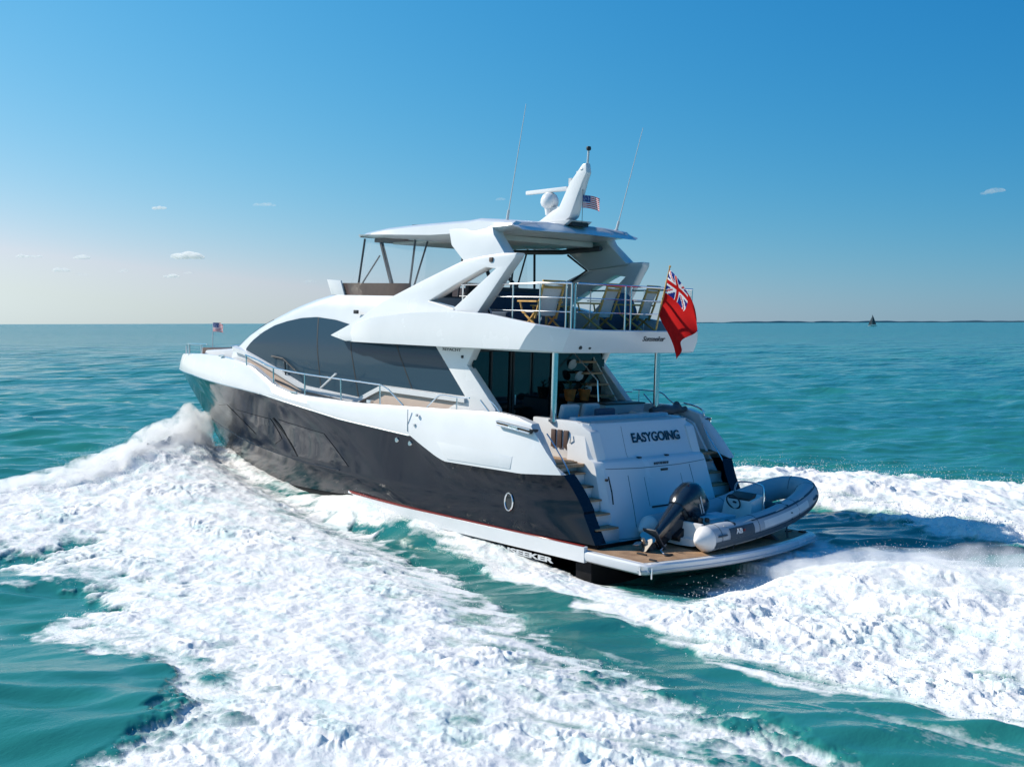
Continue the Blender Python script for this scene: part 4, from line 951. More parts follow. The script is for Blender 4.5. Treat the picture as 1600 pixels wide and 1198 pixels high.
mb = MB(); mb.tube([(9.6, -1.5, 6.44), (7.0, -1.5, 6.40), (5.7, -1.45, 6.46)], 0.06, 8); mb.build('rolled_blind', DGREY, ht)
mb = MB(); mb.prism([(10.45, 1.5), (10.45, -1.5), (9.0, -1.6), (9.0, 1.6)], [], lambda p: V(p[0], p[1], 6.53), lambda p: V(p[0], p[1], 6.62)); mb.build('sunroof_lining', BROWN, ht, bevel=0.02)
mb = MB(); mb.hexa([(4.95, 0.35, 6.84), (4.95, -0.35, 6.84), (4.25, -0.35, 6.80), (4.25, 0.35, 6.80)], [(4.95, 0.35, 6.88), (4.95, -0.35, 6.88), (4.1, -0.35, 6.90), (4.1, 0.35, 6.90)])
mb.v = [(x + 0.85, y, z + 0.06) for x, y, z in mb.v]; mb.build('roof_hatch', GREYW, ht, bevel=0.01)
mb = MB(); mb.box((5.25, 0, 6.88), (0.55, 0.5, 0.08)); mb.build('roof_hatch_base', DARK, ht)
# mast with radar
mp = [(6.23, 6.92), (5.71, 7.20), (5.52, 7.27), (5.25, 7.79), (5.06, 8.00), (4.92, 8.16), (4.80, 8.19), (4.77, 7.98), (4.86, 7.81), (5.16, 7.05), (5.40, 6.90), (5.65, 6.88)]
mb = MB()
mb.prism(mp, [], lambda p: V(p[0], 0.16 - 0.07 * (p[1] - 6.9), p[1]), lambda p: V(p[0], -0.16 + 0.07 * (p[1] - 6.9), p[1])); mast = mb.build('mast', WHITE, Y, bevel=0.025)
mb = MB(); mb.box((5.04, 0, 7.45), (0.06, 0.10, 0.62), Matrix.Rotation(R(-22), 3, 'Y')); mb.build('mast_slot', DGREY, mast)
mb = MB(); mb.box((6.04, 0.0, 7.66), (1.30, 0.10, 0.09), Matrix.Rotation(R(1.5), 3, 'Y')); ra = mb.build('radar_scanner', WHITE, mast, bevel=0.02)
mb = MB(); mb.lathe([(0.0, 0.20), (0.09, 0.19), (0.16, 0.14), (0.20, 0.05), (0.205, -0.03), (0.18, -0.10), (0.11, -0.15), (0.085, -0.30), (0.0, -0.30)], (5.95, 0, 7.42), 24); mb.build('radar_dome', WHITE, mast)
mb = MB(); mb.lathe([(0.05, 0.0), (0.05, 0.15)], (5.95, 0, 7.52), 12); mb.box((5.75, 0, 7.24), (0.3, 0.12, 0.1)); mb.build('radar_bracket', GREYW, mast)
mb = MB(); mb.tube([(4.82, 0, 8.15), (4.80, 0, 8.45)], 0.022); mb.tube([(5.02, 0, 7.95), (5.12, 0, 8.02)], 0.03); mb.box((5.28, 0, 7.82), (0.08, 0.12, 0.14)); mb.build('mast_pole', GREYW, mast)
mb = MB(); mb.lathe([(0, 0.05), (0.045, 0.04), (0.055, 0), (0.045, -0.04), (0, -0.05)], (4.80, 0, 8.50), 14); mb.build('anchor_light', DARK, mast)
mb = MB(); mb.lathe([(0, 0.08), (0.07, 0.06), (0.10, 0.0), (0.07, -0.07), (0, -0.08)], (4.92, 0, 8.06), 14); mb.build('horn', WHITE, mast)
for (x0, y0, z0, x1, y1, z1) in ((5.70, 1.5, 6.86, 5.21, 1.5, 9.28), (5.29, -1.5, 6.84, 4.59, -1.5, 9.11)):
    mb = MB(); mb.tube([(x0, y0, z0), (lerp(x0, x1, .1), y0, lerp(z0, z1, .1))], 0.028, 8); mb.tube([(lerp(x0, x1, .1), y0, lerp(z0, z1, .1)), (x1, y1, z1)], [0.011, 0.006], 6); mb.lathe([(0.06, -0.03), (0.05, 0.04), (0.0, 0.06)], (x0, y0, z0), 12); mb.build('whip_antenna', GREYW, Y)
# forward enclosure: smoked low screen, poles and clear curtains
fp = [(8.7, 1.66), (9.6, 1.71), (10.4, 1.73), (11.3, 1.71), (11.9, 1.45), (12.25, 0.9), (12.4, 0.0)]
fp = fp + [(x, -y) for x, y in reversed(fp[:-1])]
mb = MB(); mb.loft([[(x, y, 5.15), (x + 0.10, y * 1.01, 5.54), (x + 0.08, y * 1.0, 5.54), (x - 0.03, y * 0.985, 5.15)] for x, y in fp]); mb.build('wind_deflector', SMOKE, Y, sharp=40)
mb = MB(); mb.prism([(11.84, 5.26), (12.04, 5.63), (11.44, 5.60), (11.26, 5.22)], [], lambda p: V(p[0], 1.775, p[1]), lambda p: V(p[0], 1.735, p[1])); mb.mirror(); mb.build('deflector_fin', WHITE, Y, bevel=0.008)
mb = MB(); mb.prism([(8.6, 1.6), (9.6, 1.66), (10.4, 1.68), (11.2, 1.5), (11.7, 1.1), (11.9, 0), (11.7, -1.1), (11.2, -1.5), (10.4, -1.68), (9.6, -1.66), (8.6, -1.6)], [], lambda p: V(p[0], p[1], 5.22), lambda p: V(p[0], p[1], 5.27)); mb.build('fly_dashboard', DGREY, Y)
mb = MB()
for sg in (1, -1):
    mb.tube([(10.72, sg * 1.58, 6.62), (10.95, sg * 1.62, 5.25)], 0.026); mb.tube([(8.73, sg * 1.58, 6.55), (8.92, sg * 1.60, 5.25)], 0.026); mb.tube([(8.28, sg * 1.58, 6.5), (8.75, sg * 1.62, 5.35)], 0.022)
    mb.tube([(10.04, sg * 1.58, 6.5), (9.40, sg * 1.62, 5.20)], 0.05); mb.tube([(10.1, sg * 1.58, 6.2), (10.74, sg * 1.6, 5.56)], 0.02); mb.tube([(10.74, sg * 1.6, 5.56), (10.58, sg * 1.66, 5.22)], 0.024)
mb.build('hardtop_strut', DGREY, Y)
mb = MB()
cp = [(8.3, 1.60), (9.6, 1.63), (10.7, 1.60), (11.2, 1.35), (11.35, 0.7), (11.38, 0.0)]
cp = cp + [(x, -y) for x, y in reversed(cp[:-1])]
mb.grid([[(x + (0.45 if x > 11.0 else 0.15 if x > 10.5 else 0), y * 1.02, 5.48) for x, y in cp], [(min(x, 10.8), y * 0.98, 6.62) for x, y in cp]]); mb.build('clear_curtain', CLEAR, Y)
mb = MB()
for y in (0.55, -0.55): mb.box((9.3, y, 5.0), (0.55, 0.6, 0.5)); mb.box((9.0, y, 5.35), (0.16, 0.6, 0.55))
mb.box((8.3, -1.0, 4.95), (1.2, 0.6, 0.6)); mb.build('helm_seat', BROWN, Y, bevel=0.05)
# flybridge sofa
mb = MB(); mb.box((6.95, 0.10, 5.08), (0.30, 1.75, 0.66)); mb.box((6.55, 0.10, 4.80), (0.7, 1.75, 0.30)); mb.build('flybridge_sofa', NAVY, Y, bevel=0.07, seg=3)
mb = MB(); mb.box((7.0, 0.10, 5.44), (0.34, 1.75, 0.12)); mb.build('sofa_headrest', DGREY, Y, bevel=0.04)
# starboard furniture seen under the hardtop
mb = MB(); mb.tube([(8.25, -1.78, 6.5), (8.2, -1.78, 5.2)], 0.03); mb.tube([(9.45, -1.78, 6.05), (8.7, -1.80, 5.4)], 0.05); mb.build('hardtop_post', DARK, Y)
# guard rails on the flybridge stern
fr = bpy.data.objects.new('flybridge_rail', None); COL.objects.link(fr); fr.parent = Y
def railm(name, path, r): mb = MB(); mb.tube(path, r, 8); return mb.build(name, STEEL, fr)
for sg in (1, -1):
    P = smooth_path([(6.6, sg * 2.0, 5.50), (5.0, sg * 2.05, 5.52), (4.0, sg * 2.05, 5.54), (3.55, sg * 1.99, 5.545), (3.33, sg * 1.88, 5.545)], 4)
    railm('top_rail', P, 0.02)
    for z in (5.26, 4.98): railm('mid_rail', [(x, y, z) for x, y, _ in P], 0.011)
    for x, y in ((6.5, 2.0), (4.85, 2.05), (4.05, 2.05), (3.42, 1.94)): railm('stanchion', [(x, sg * y, 4.6), (x, sg * y, 5.53)], 0.018)
railm('top_rail', [(3.33, 1.72, 5.545), (3.33, -1.88, 5.545)], 0.02)
for z in (5.26, 4.98): railm('mid_rail', [(3.33, 1.72, z), (3.33, -1.88, z)], 0.011)
for y in (1.88, 1.78, 0.30, 0.13, -1.45, -1.86): railm('stanchion', [(3.33, y, 4.6), (3.33, y, 5.545)], 0.021)

# joints and small fittings on the white mouldings
for sg in (1, -1):
    mb = MB(); mb.tube([(5.66, sg * 2.10, 4.95), (6.46, sg * 2.30, 4.97)], 0.006, 4); mb.build('arch_joint', DGREY, Y)
    mb = MB(); mb.box((10.35, sg * 2.06, 4.84), (0.16, 0.05, 0.09)); mb.build('navigation_light', DARK, Y, bevel=0.012)
    mb = MB(); mb.box((6.25, sg * 2.180, 3.96), (0.06, 0.03, 0.06)); mb.build('side_light', DARK, Y, bevel=0.008)
    for x in (16.2, 12.0): mb = MB(); mb.box((x, sg * (ys(x) - 0.06), interp(x, ZB) + 0.03), (0.28, 0.05, 0.05)); mb.build('mooring_cleat', STEEL, Y, bevel=0.012)
for x in (9.4, 8.2): mb = MB(); mb.box((x, 0.75, 6.955), (0.5, 0.45, 0.02)); mb.build('solar_panel', DARK, ht, bevel=0.006)
mb = MB(); mb.tube([(5.9, 1.75, 6.79), (6.4, 1.80, 6.80), (7.4, 1.80, 6.79), (8.6, 1.76, 6.78), (10.3, 1.68, 6.70)], 0.006, 4); mb.build('hardtop_joint', DGREY, ht)

# ================================================================== THINGS ABOARD
# deck chairs: wooden frame, fabric sling, facing forward
def chair_parts(root):
    for sg in (1, -1):
        mb = MB(); mb.tube([(-0.10, sg * 0.27, 0.30), (-0.22, sg * 0.27, 0.62), (-0.36, sg * 0.27, 1.05)], 0.026, 6); mb.build('back_post', WOOD, root)
        mb = MB(); mb.tube([(-0.40, sg * 0.29, 0.0), (0.32, sg * 0.29, 0.44)], 0.024, 6); mb.build('leg', WOOD, root)
        mb = MB(); mb.tube([(0.34, sg * 0.29, 0.0), (-0.14, sg * 0.29, 0.44)], 0.024, 6); mb.build('leg', WOOD, root)
        mb = MB(); mb.box((0.10, sg * 0.31, 0.64), (0.64, 0.07, 0.035)); mb.tube([(0.36, sg * 0.31, 0.63), (0.30, sg * 0.29, 0.42)], 0.02, 6); mb.build('armrest', WOOD, root, bevel=0.008)
    mb = MB(); mb.box((-0.345, 0, 1.03), (0.035, 0.58, 0.09)); mb.box((-0.32, 0, 0.93), (0.035, 0.54, 0.05)); mb.build('top_rail', WOOD, root, bevel=0.008)
    mb = MB(); rows = []
    for i in range(11):
        t = i / 10; x = lerp(-0.33, -0.10, t) + 0.03 * math.sin(math.pi * t); z = lerp(0.98, 0.36, t); rows.append([(x, -0.25, z), (x - 0.02, 0, z - 0.01), (x, 0.25, z)])
    mb.grid(rows); mb.grid([[(x + 0.012, y, z) for x, y, z in r_] for r_ in rows]); mb.build('back_sling', SLING, root)
    mb = MB(); mb.box((0.12, 0, 0.43), (0.46, 0.52, 0.03)); mb.build('seat_sling', SLING, root, bevel=0.01)
def copy_tree(o, parent=None):
    c = o.copy(); COL.objects.link(c)
    if parent is not None: c.parent = parent
    for ch in list(o.children): copy_tree(ch, c)
    return c
spots = [((4.30, 1.72, 4.535, R(-6)), 'wooden deck chair at the port end of the flybridge rail, nearest the white arch'),
         ((4.30, 0.02, 4.535, R(10)), 'wooden deck chair in the middle of the flybridge row, between two others'),
         ((4.30, -1.25, 4.535, R(12)), 'wooden deck chair with grey sling partly behind the red ensign')]
c0 = thing('deck_chair', spots[0][1], 'chair', at(*spots[0][0]), 'wooden deck chairs along the flybridge rail'); chair_parts(c0)
for loc, lab in spots[1:]:
    c = copy_tree(c0); c.matrix_world = at(*loc); c['label'] = lab
# bean bags behind the chairs
def bean(loc, s, lab):
    o = thing('bean_bag', lab, 'bean bag', at(*loc), 'bean bags on the flybridge')
    mb = MB(); mb.lathe([(0.0, 0.0), (0.30, 0.0), (0.40, 0.10), (0.42, 0.24), (0.38, 0.34)], n=20); mb.v = [(x * s, y * s, z * s) for x, y, z in mb.v]; mb.build('base', NAVY, o)
    mb = MB(); mb.lathe([(0.385, 0.335), (0.36, 0.48), (0.28, 0.68), (0.17, 0.80), (0.0, 0.84)], n=20); mb.v = [(x * s * (1 + .04 * math.sin(5 * y)), y * s, z * s) for x, y, z in mb.v]; mb.build('top', SLATE, o)
bean((5.1, -1.50, 4.535), 1.1, 'round slate blue bean bag between the second and third deck chairs')
bean((4.95, 0.75, 4.535), 0.75, 'small navy bean bag in front of the middle deck chair')
o = thing('side_table', 'low wooden table between the deck chairs on the flybridge', 'table', at(4.95, 0.85, 4.535))
mb = MB(); mb.box((0, 0, 0.56), (0.5, 0.75, 0.03)); mb.build('tabletop', WOOD, o, bevel=0.008)
for sx in (-1, 1):
    for sy in (-1, 1):
        mb = MB(); mb.box((sx * 0.2, sy * 0.32, 0.275), (0.035, 0.035, 0.55)); mb.build('leg', WOOD, o)
mb = MB(); mb.lathe([(0.0, -0.75), (0.20, -0.75), (0.24, -0.70), (0.25, 0.0), (0.24, 0.70), (0.20, 0.75), (0.0, 0.75)], n=22, M=Matrix.Rotation(math.pi / 2, 3, 'X'))
mb.v = [(x * 1.25, y * 0.4, z) for x, y, z in mb.v]
o = thing('rolled_sunpad', 'rolled pale blue sun pad with black straps beside the flybridge sofa', 'sun pad', at(6.45, 1.72, 4.535) @ Matrix.Translation((0, 0, 0.32)))
mb.build('pad', FABW, o)
for y in (-0.18, 0.10):
    mb = MB(); mb.tube([(0.325 * math.cos(t), y, 0.258 * math.sin(t)) for t in np.linspace(0, 2 * math.pi, 25)[:-1]], 0.02, 6, closed=True); mb.build('strap', DARK, o)
# cushions on the cockpit seat
def cushion(name, loc, dims, m, lab, rot=0.0):
    mb = MB(); n = 8; rows = []
    mb.box((0, 0, 0), dims); o = mb.build(name, m, None, bevel=min(dims) * 0.42, seg=3, M=at(*loc) @ Matrix.Rotation(rot, 4, 'Y')); tag(o, lab, 'cushion', 'cushions on the cockpit seat'); return o
cushion('cushion', (4.24, 0.92, 2.90), (0.14, 0.50, 0.32), FABW, 'square white cushion nearest the port support pole, on the cockpit seat', R(-14))
cushion('cushion', (4.24, 0.28, 2.90), (0.14, 0.46, 0.32), FABW, 'square white cushion beside the drawers of the white bar, on the cockpit seat', R(-14))
cushion('cushion', (3.80, 0.30, 2.90), (0.14, 0.56, 0.18), NAVY, 'flat navy cushion lying on the stern edge of the cockpit seat')
o = thing('rolled_cover', 'dark grey rolled cover lying on the transom top by the starboard pole', 'cover', at(3.9, -1.75, 2.86))
mb = MB(); P = [(0, lerp(0.45, -0.75, i / 12), 0.02 * math.sin(i * 1.7)) for i in range(13)]; mb.tube(P, [0.05 + 0.06 * math.sin(math.pi * min(1, (i + 1) / 13)) + 0.012 * math.sin(i * 2.3) for i in range(13)], 12); mb.build('cloth', DGREY, o)
mb = MB(); mb.tube([(0.1, -0.75, 0.0), (0.06, -0.5, 0.10), (0.0, -0.3, 0.02)], [0.03, 0.09, 0.04], 10); mb.build('fold', DGREY, o)
for (x, y, lab) in ((5.55, -0.90, 'orange terracotta pot with a small plant, nearest the flybridge stairs'), (5.60, -0.48, 'dark terracotta pot with a thin plant, nearest the dark glass door')):
    o = thing('plant_pot', lab, 'plant pot', at(x, y, 2.985), 'plant pots on the cockpit bar')
    mb = MB(); mb.lathe([(0.0, 0.0), (0.10, 0.0), (0.14, 0.22), (0.15, 0.26), (0.12, 0.26), (0.0, 0.23)], n=18); mb.build('pot', TERRA, o)
    mb = MB()
    for k in range(26):
        a = random.uniform(0, 6.28); r_ = random.uniform(0.02, 0.13); h = random.uniform(0.28, 0.42)
        p = V(r_ * math.cos(a), r_ * math.sin(a), h); d = V(math.cos(a), math.sin(a), random.uniform(.2, .8)) * 0.05; q = V(-math.sin(a), math.cos(a), 0) * 0.025
        mb.add([p - q, p + d, p + q, p - d * 0.6], [(0, 1, 2, 3)]); 
    mb.tube([(0, 0, 0.2), (0.01, 0, 0.4)], 0.01, 5); mb.build('foliage', LEAF, o, norm=False, one=True)

# ------------------------------------------------------------------ flags
def flag_mat(name):
    m = bpy.data.materials.new(name); m.use_nodes = True
    n = m.node_tree.nodes; l = m.node_tree.links; p = n['Principled BSDF']; out = n['Material Output']
    a = n.new('ShaderNodeVertexColor'); a.layer_name = 'pattern'
    l.new(a.outputs[0], p.inputs['Base Color']); p.inputs['Roughness'].default_value = 0.85; p.inputs['Specular IOR Level'].default_value = 0.1
    t = n.new('ShaderNodeBsdfTranslucent'); l.new(a.outputs[0], t.inputs[0]); mx = n.new('ShaderNodeMixShader'); mx.inputs[0].default_value = 0.25
    l.new(p.outputs[0], mx.inputs[1]); l.new(t.outputs[0], mx.inputs[2]); l.new(mx.outputs[0], out.inputs['Surface'])
    return m
FLAGM = flag_mat('flag_cloth')
CR, CB, CW = (0.62, 0.012, 0.012), (0.012, 0.03, 0.22), (0.85, 0.85, 0.86)
def union_col(a, b):   # a: 0..1 along the fly, b: 0..1 up the hoist
    x, y = (a - .5) * 2, (b - .5)
    if abs(x) < 0.10 or abs(y) < 0.10: return CR
    if abs(x) < 0.167 or abs(y) < 0.167: return CW
    d1 = (y - x * .5) / 1.118; d2 = (y + x * .5) / 1.118
    for d, s_ in ((d1, 1), (d2, -1)):
        side = d * (1 if x * 1 > 0 else -1)
        if -0.067 < side < 0.0: return CR
    if abs(d1) < 0.1 or abs(d2) < 0.1: return CW
    return CB
def ensign_col(u, v):
    return union_col(u / .5, (v - .5) / .5) if (u < .5 and v > .5) else CR
def stars_col(u, v):
    if u < 0.42 and v > 0.46:
        a, b = u / 0.42 * 6, (v - .46) / .54 * 5
        return CW if ((a % 1 - .5) ** 2 + (b % 1 - .5) ** 2) < 0.05 else (0.02, 0.04, 0.20)
    return CR if int((1 - v) * 13) % 2 == 0 else CW
def flag(parent, name, fn, col, nu, nv):
    vs = [fn(i / nu, j / nv) for i in range(nu + 1) for j in range(nv + 1)]
    fs = []; cs = []
    for i in range(nu):
        for j in range(nv):
            a = i * (nv + 1) + j; fs.append((a, a + nv + 1, a + nv + 2, a + 1)); cs.append(col((i + .5) / nu, (j + .5) / nv))
    me = bpy.data.meshes.new(name); me.from_pydata([tuple(v) for v in vs], [], fs); me.materials.append(FLAGM)
    at_ = me.color_attributes.new('pattern', 'FLOAT_COLOR', 'CORNER')
    at_.data.foreach_set('color', np.repeat(np.array([(*c, 1) for c in cs], dtype=np.float32), 4, axis=0).ravel())
    me.polygons.foreach_set('use_smooth', [True] * len(fs)); me.update()
    o = bpy.data.objects.new(name, me); COL.objects.link(o); o.parent = parent; return o
# red ensign on its staff at the flybridge stern
ens = thing('ensign_flag', 'drooping red ensign with union canton on a staff at the flybridge stern', 'flag', at(3.22, -0.55, 4.62))
mb = MB(); mb.tube([(0.0, 0, -0.02), (-0.33, 0, 1.34)], [0.022, 0.014], 8); mb.lathe([(0, .04), (.025, .02), (.02, -.01)], (-0.335, 0, 1.35), 10); mb.build('staff', WOOD, ens)
HO = V(-0.325, 0, 1.30)
def ens_fn(u, v):
    h = HO + V(0.235, 0, -0.93) * (1 - v)
    drop = V(-0.70, 0.0, -0.98) * u + V(-0.10, 0, 0.10) * math.sin(math.pi * u) * (0.4 + v)
    pinch = V(-0.12, 0, -0.05) * (1 - v) * -u
    wv = 0.13 * u ** 0.6 * math.sin(2 * math.pi * (1.15 * (1 - v) + 0.55 * u) + 0.6) + 0.05 * u * math.sin(2 * math.pi * (2.4 * v - 0.8 * u))
    q = h + drop + pinch + V(0.25, 1.0, 0.12) * wv
    q.x += 0.16 * u * math.sin(2 * math.pi * (0.9 * (1 - v)) + 2.6)
    return q
flag(ens, 'flag_cloth', ens_fn, ensign_col, 72, 48)
# small stars-and-stripes at the bow and at the mast
def small_flag(loc, staff, L, H, d, lab):
    o = thing('small_flag', lab, 'flag', at(*loc), 'small striped flags')
    if staff: mb = MB(); mb.tube([(0, 0, 0), (0, 0, staff)], 0.012, 6); mb.build('staff', GREYW, o)
    d = Vector(d).normalized(); s_ = d.cross(V(0, 0, 1)).normalized(); top = staff if staff else H
    flag(o, 'flag_cloth', lambda u, v: V(0, 0, top - H * (1 - v)) + d * L * u + s_ * 0.06 * L * math.sin(7 * u + 1.5 * v) * u ** .5 * 2 + V(0, 0, -0.22 * L * u * u), stars_col, 48, 26)
    return o
small_flag((21.05, 0.0, 3.20), 1.13, 0.60, 0.28, (-1, -0.15, 0.12), 'small striped flag with blue canton on a staff at the bow')
mf = small_flag((4.93, 0.0, 7.24), 0.0, 0.42, 0.27, (-1, -0.35, 0.0), 'small striped flag with blue canton flying from the radar mast')
mb = MB(); mb.tube([(0, 0, -0.36), (0, 0, 0.75)], 0.006, 5); mb.build('halyard', DARK, mf)

# ------------------------------------------------------------------ tender
TM = at(1.22, 0.0, 0.0)
TD = thing('inflatable_tender', 'grey inflatable tender with outboard engine stowed across the swim platform', 'tender', TM @ Matrix.Translation((0, 0, 0.56)))
# local: u towards the tender's bow = boat -y ; a = tube offset along boat x. coordinates below are boat-like, relative to x=1.22
ZO = -0.56
def tcl(s):   # tube centre line, s from 0 (near stern) to 1 (far stern): (x, y, z)
    pass
near = [(-0.68, 0.98), (-0.68, 0.8), (-0.69, 0.4), (-0.70, -0.4), (-0.69, -1.2), (-0.64, -1.9), (-0.52, -2.5), (-0.32, -2.88), (0.0, -3.02)]
zt = [0.81, 0.82, 0.84, 0.89, 0.98, 1.10, 1.24, 1.34, 1.37]
path = [(x, y, z) for (x, y), z in zip(near, zt)]
path = path + [(-x, y, z) for (x, y, z) in reversed(path[:-1])]
path = smooth_path(path, 5)
rt = 0.245
mb = MB(); mb.tube([(x, y, z + ZO) for x, y, z in path], rt, 20); mb.build('tube', TUBE, TD, sharp=60)
for end in (path[:2], path[-1:-3:-1]):
    p = Vector(end[0]) + V(0, 0, ZO); d = (Vector(end[0]) - Vector(end[1])).normalized()
    mb = MB(); mb.tube([p + d * k for k in (-0.03, 0.0, 0.05, 0.12, 0.19, 0.25, 0.28)], [rt + .003, rt + .003, rt * .88, rt * .68, rt * .46, rt * .24, rt * .08], 20); mb.build('tube_cone', TUBEW, TD, sharp=60)
def tube_band(name, a0, a1, i0, i1, m, off):
    rows = []
    P = [Vector(p) for p in path]
    for i in range(i0, i1):
        t = (P[min(i + 1, len(P) - 1)] - P[max(i - 1, 0)]).normalized(); out = t.cross(V(0, 0, 1)).normalized()
        if (P[i] - V(0, -0.8, P[i].z)).dot(out) < 0: out = -out
        up_ = V(0, 0, 1); r_ = []
        for k in range(5):
            a = lerp(a0, a1, k / 4); r_.append(P[i] + V(0, 0, ZO) + (out * math.cos(a) + up_ * math.sin(a)) * (rt + off))
        rows.append(r_)
    mb = MB(); mb.grid(rows); return mb.build(name, m, TD, sharp=60)
N_ = len(path)
tube_band('rubbing_strake', R(-38), R(-8), 2, N_ - 2, TUBED, 0.012)
tube_band('top_stripe', R(48), R(58), 14, N_ - 14, TUBED, 0.006)
tube_band('logo_patch', R(-8), R(40), 9, 15, TUBED, 0.008)
tube_band('light_patch', R(0), R(34), 16, 28, TUBEW, 0.006)
def on_tube(i, a, off):
    P = [Vector(p) for p in path]; t = (P[i + 1] - P[i - 1]).normalized(); out = t.cross(V(0, 0, 1)).normalized()
    if (P[i] - V(0, -0.8, P[i].z)).dot(out) < 0: out = -out
    n_ = out * math.cos(a) + V(0, 0, 1) * math.sin(a)
    return P[i] + V(0, 0, ZO) + n_ * (rt + off), n_, t
p, n_, t = on_tube(11, R(10), 0.014)
text_obj('tender_lettering', 'AB', 0.13, p + V(0, -0.02, 0), (0, -1, 0), n_.cross(Vector((0, -1, 0))), TUBEW, TD, width=0.20, bold=0.004)
mb = MB(); mb.box(p + V(0, -0.16, 0.05), (0.03, 0.05, 0.05)); mb.build('tender_logo', RED, TD, bevel=0.01)
for i in (6, 30):
    p, n_, t = on_tube(i, R(15), 0.0); mb = MB(); mb.tube([p + t * 0.12, p + t * 0.1 + n_ * 0.03, p - t * 0.1 + n_ * 0.03, p - t * 0.12], 0.018, 6); mb.build('grab_handle', TUBED, TD)
LINE = mat('white_rope', (0.7, 0.68, 0.62), 0.9)
for i0 in range(8, N_ - 10, 6):
    q = []
    for k in range(7):
        i = min(i0 + k, N_ - 2); p, n_, t = on_tube(i, R(58), 0.012); q.append(p - V(0, 0, 0.035 * math.sin(math.pi * k / 6)))
    mb = MB(); mb.tube(q, 0.009, 5); mb.build('grab_line', LINE, TD)
for y in (0.25, -1.55):
    q = []
    for i in (min(range(N_ // 2), key=lambda k: abs(path[k][1] - y)),):
        for a in (-60, -20, 20, 60, 100, 140): p, n_, t = on_tube(i, R(a), 0.010); q.append(p)
    mb = MB(); mb.loft([[p + V(0, -0.03, 0), p + V(0, 0.03, 0), p + V(0.004, 0.03, 0.004), p + V(0.004, -0.03, 0.004)] for p in [V(q[0].x, y, 0.02)] + q]); mb.build('lashing_strap', DARK, TD)
for i in range(6, N_ - 6, 9):
    q = [on_tube(i, R(a), 0.004)[0] for a in range(-80, 200, 20)]; mb = MB(); mb.tube(q, 0.006, 4); mb.build('tube_seam', TUBED, TD)
# rigid hull, floor and transom board
rows = []
for y, zk, hwid in ((0.95, 0.60, 0.62), (0.0, 0.60, 0.66), (-1.2, 0.66, 0.64), (-2.0, 0.78, 0.52), (-2.6, 0.95, 0.30), (-2.85, 1.10, 0.08)):
    zc = interp(y, [(-3, 1.1), (-2.0, 0.88), (-1, 0.76), (1, 0.68)]); rows.append([(-hwid, y, zc + ZO), (-hwid * .6, y, lerp(zc, zk, .75) + ZO), (0, y, zk + ZO), (hwid * .6, y, lerp(zc, zk, .75) + ZO), (hwid, y, zc + ZO), (hwid * .8, y, zc + .06 + ZO), (-hwid * .8, y, zc + .06 + ZO)])
mb = MB(); mb.loft(rows); mb.build('rigid_hull', TUBEW, TD, sharp=40)
mb = MB(); mb.box((0, 0.82, 0.86 + ZO), (1.0, 0.07, 0.38)); mb.build('transom_board', TUBEW, TD, bevel=0.015)
mb = MB(); mb.box((0, 0.25, 0.92 + ZO), (0.85, 0.45, 0.28)); mb.build('stern_seat', TUBEW, TD, bevel=0.04)
mb = MB(); mb.box((0, 0.25, 1.085 + ZO), (0.8, 0.42, 0.05)); mb.box((0.1, -0.45, 0.98 + ZO), (0.5, 0.5, 0.1)); mb.build('seat_cushion', FABW, TD, bevel=0.02)
cn = MB(); cn.hexa([(-0.38, -0.85, 0.8 + ZO), (0.38, -0.85, 0.8 + ZO), (0.38, -1.45, 0.8 + ZO), (-0.38, -1.45, 0.8 + ZO)], [(-0.34, -0.95, 1.30 + ZO), (0.34, -0.95, 1.30 + ZO), (0.32, -1.38, 1.40 + ZO), (-0.32, -1.38, 1.40 + ZO)]); con = cn.build('console', TUBEW, TD, bevel=0.04)
mb = MB(); mb.hexa([(-0.28, -0.935, 1.12 + ZO), (0.28, -0.935, 1.12 + ZO), (0.28, -1.0, 1.12 + ZO), (-0.28, -1.0, 1.12 + ZO)], [(-0.26, -0.97, 1.34 + ZO), (0.26, -0.97, 1.34 + ZO), (0.26, -1.22, 1.43 + ZO), (-0.26, -1.22, 1.43 + ZO)]); mb.build('dashboard', DARK, con, bevel=0.01)
mb = MB(); Mw = Matrix.Rotation(R(65), 3, 'X'); mb.tube([tuple(Mw @ V(0.16 * math.cos(t), 0.16 * math.sin(t), 0) + V(0.05, -0.86, 1.26 + ZO)) for t in np.linspace(0, 2 * math.pi, 21)[:-1]], 0.016, 6, closed=True); mb.tube([(0.05, -0.86, 1.26 + ZO), (0.05, -1.0, 1.22 + ZO)], 0.02); mb.build('steering_wheel', DARK, con)
mb = MB(); mb.box((-0.18, -0.93, 1.02 + ZO), (0.12, 0.02, 0.05)); mb.build('gauge', STEEL, con)
mb = MB(); mb.tube(smooth_path([(-0.36, -1.3, 1.0 + ZO), (-0.36, -1.32, 1.45 + ZO), (-0.25, -1.35, 1.60 + ZO), (0.25, -1.35, 1.60 + ZO), (0.36, -1.32, 1.45 + ZO), (0.36, -1.3, 1.0 + ZO)], 4), 0.018); mb.build('console_rail', STEEL, con)
mb = MB(); mb.hexa([(-0.3, -1.3, 1.38 + ZO), (0.3, -1.3, 1.38 + ZO), (0.3, -1.33, 1.38 + ZO), (-0.3, -1.33, 1.38 + ZO)], [(-0.24, -1.40, 1.56 + ZO), (0.24, -1.40, 1.56 + ZO), (0.24, -1.42, 1.56 + ZO), (-0.24, -1.42, 1.56 + ZO)]); mb.build('console_windscreen', CLEAR, con)
mb = MB(); mb.lathe([(0, 0), (0.26, 0), (0.30, 0.12), (0.24, 0.27), (0.10, 0.34), (0, 0.35)], (-0.1, -1.80, 0.86 + ZO), 18); mb.build('console_seat', DARK, TD)
mb = MB()
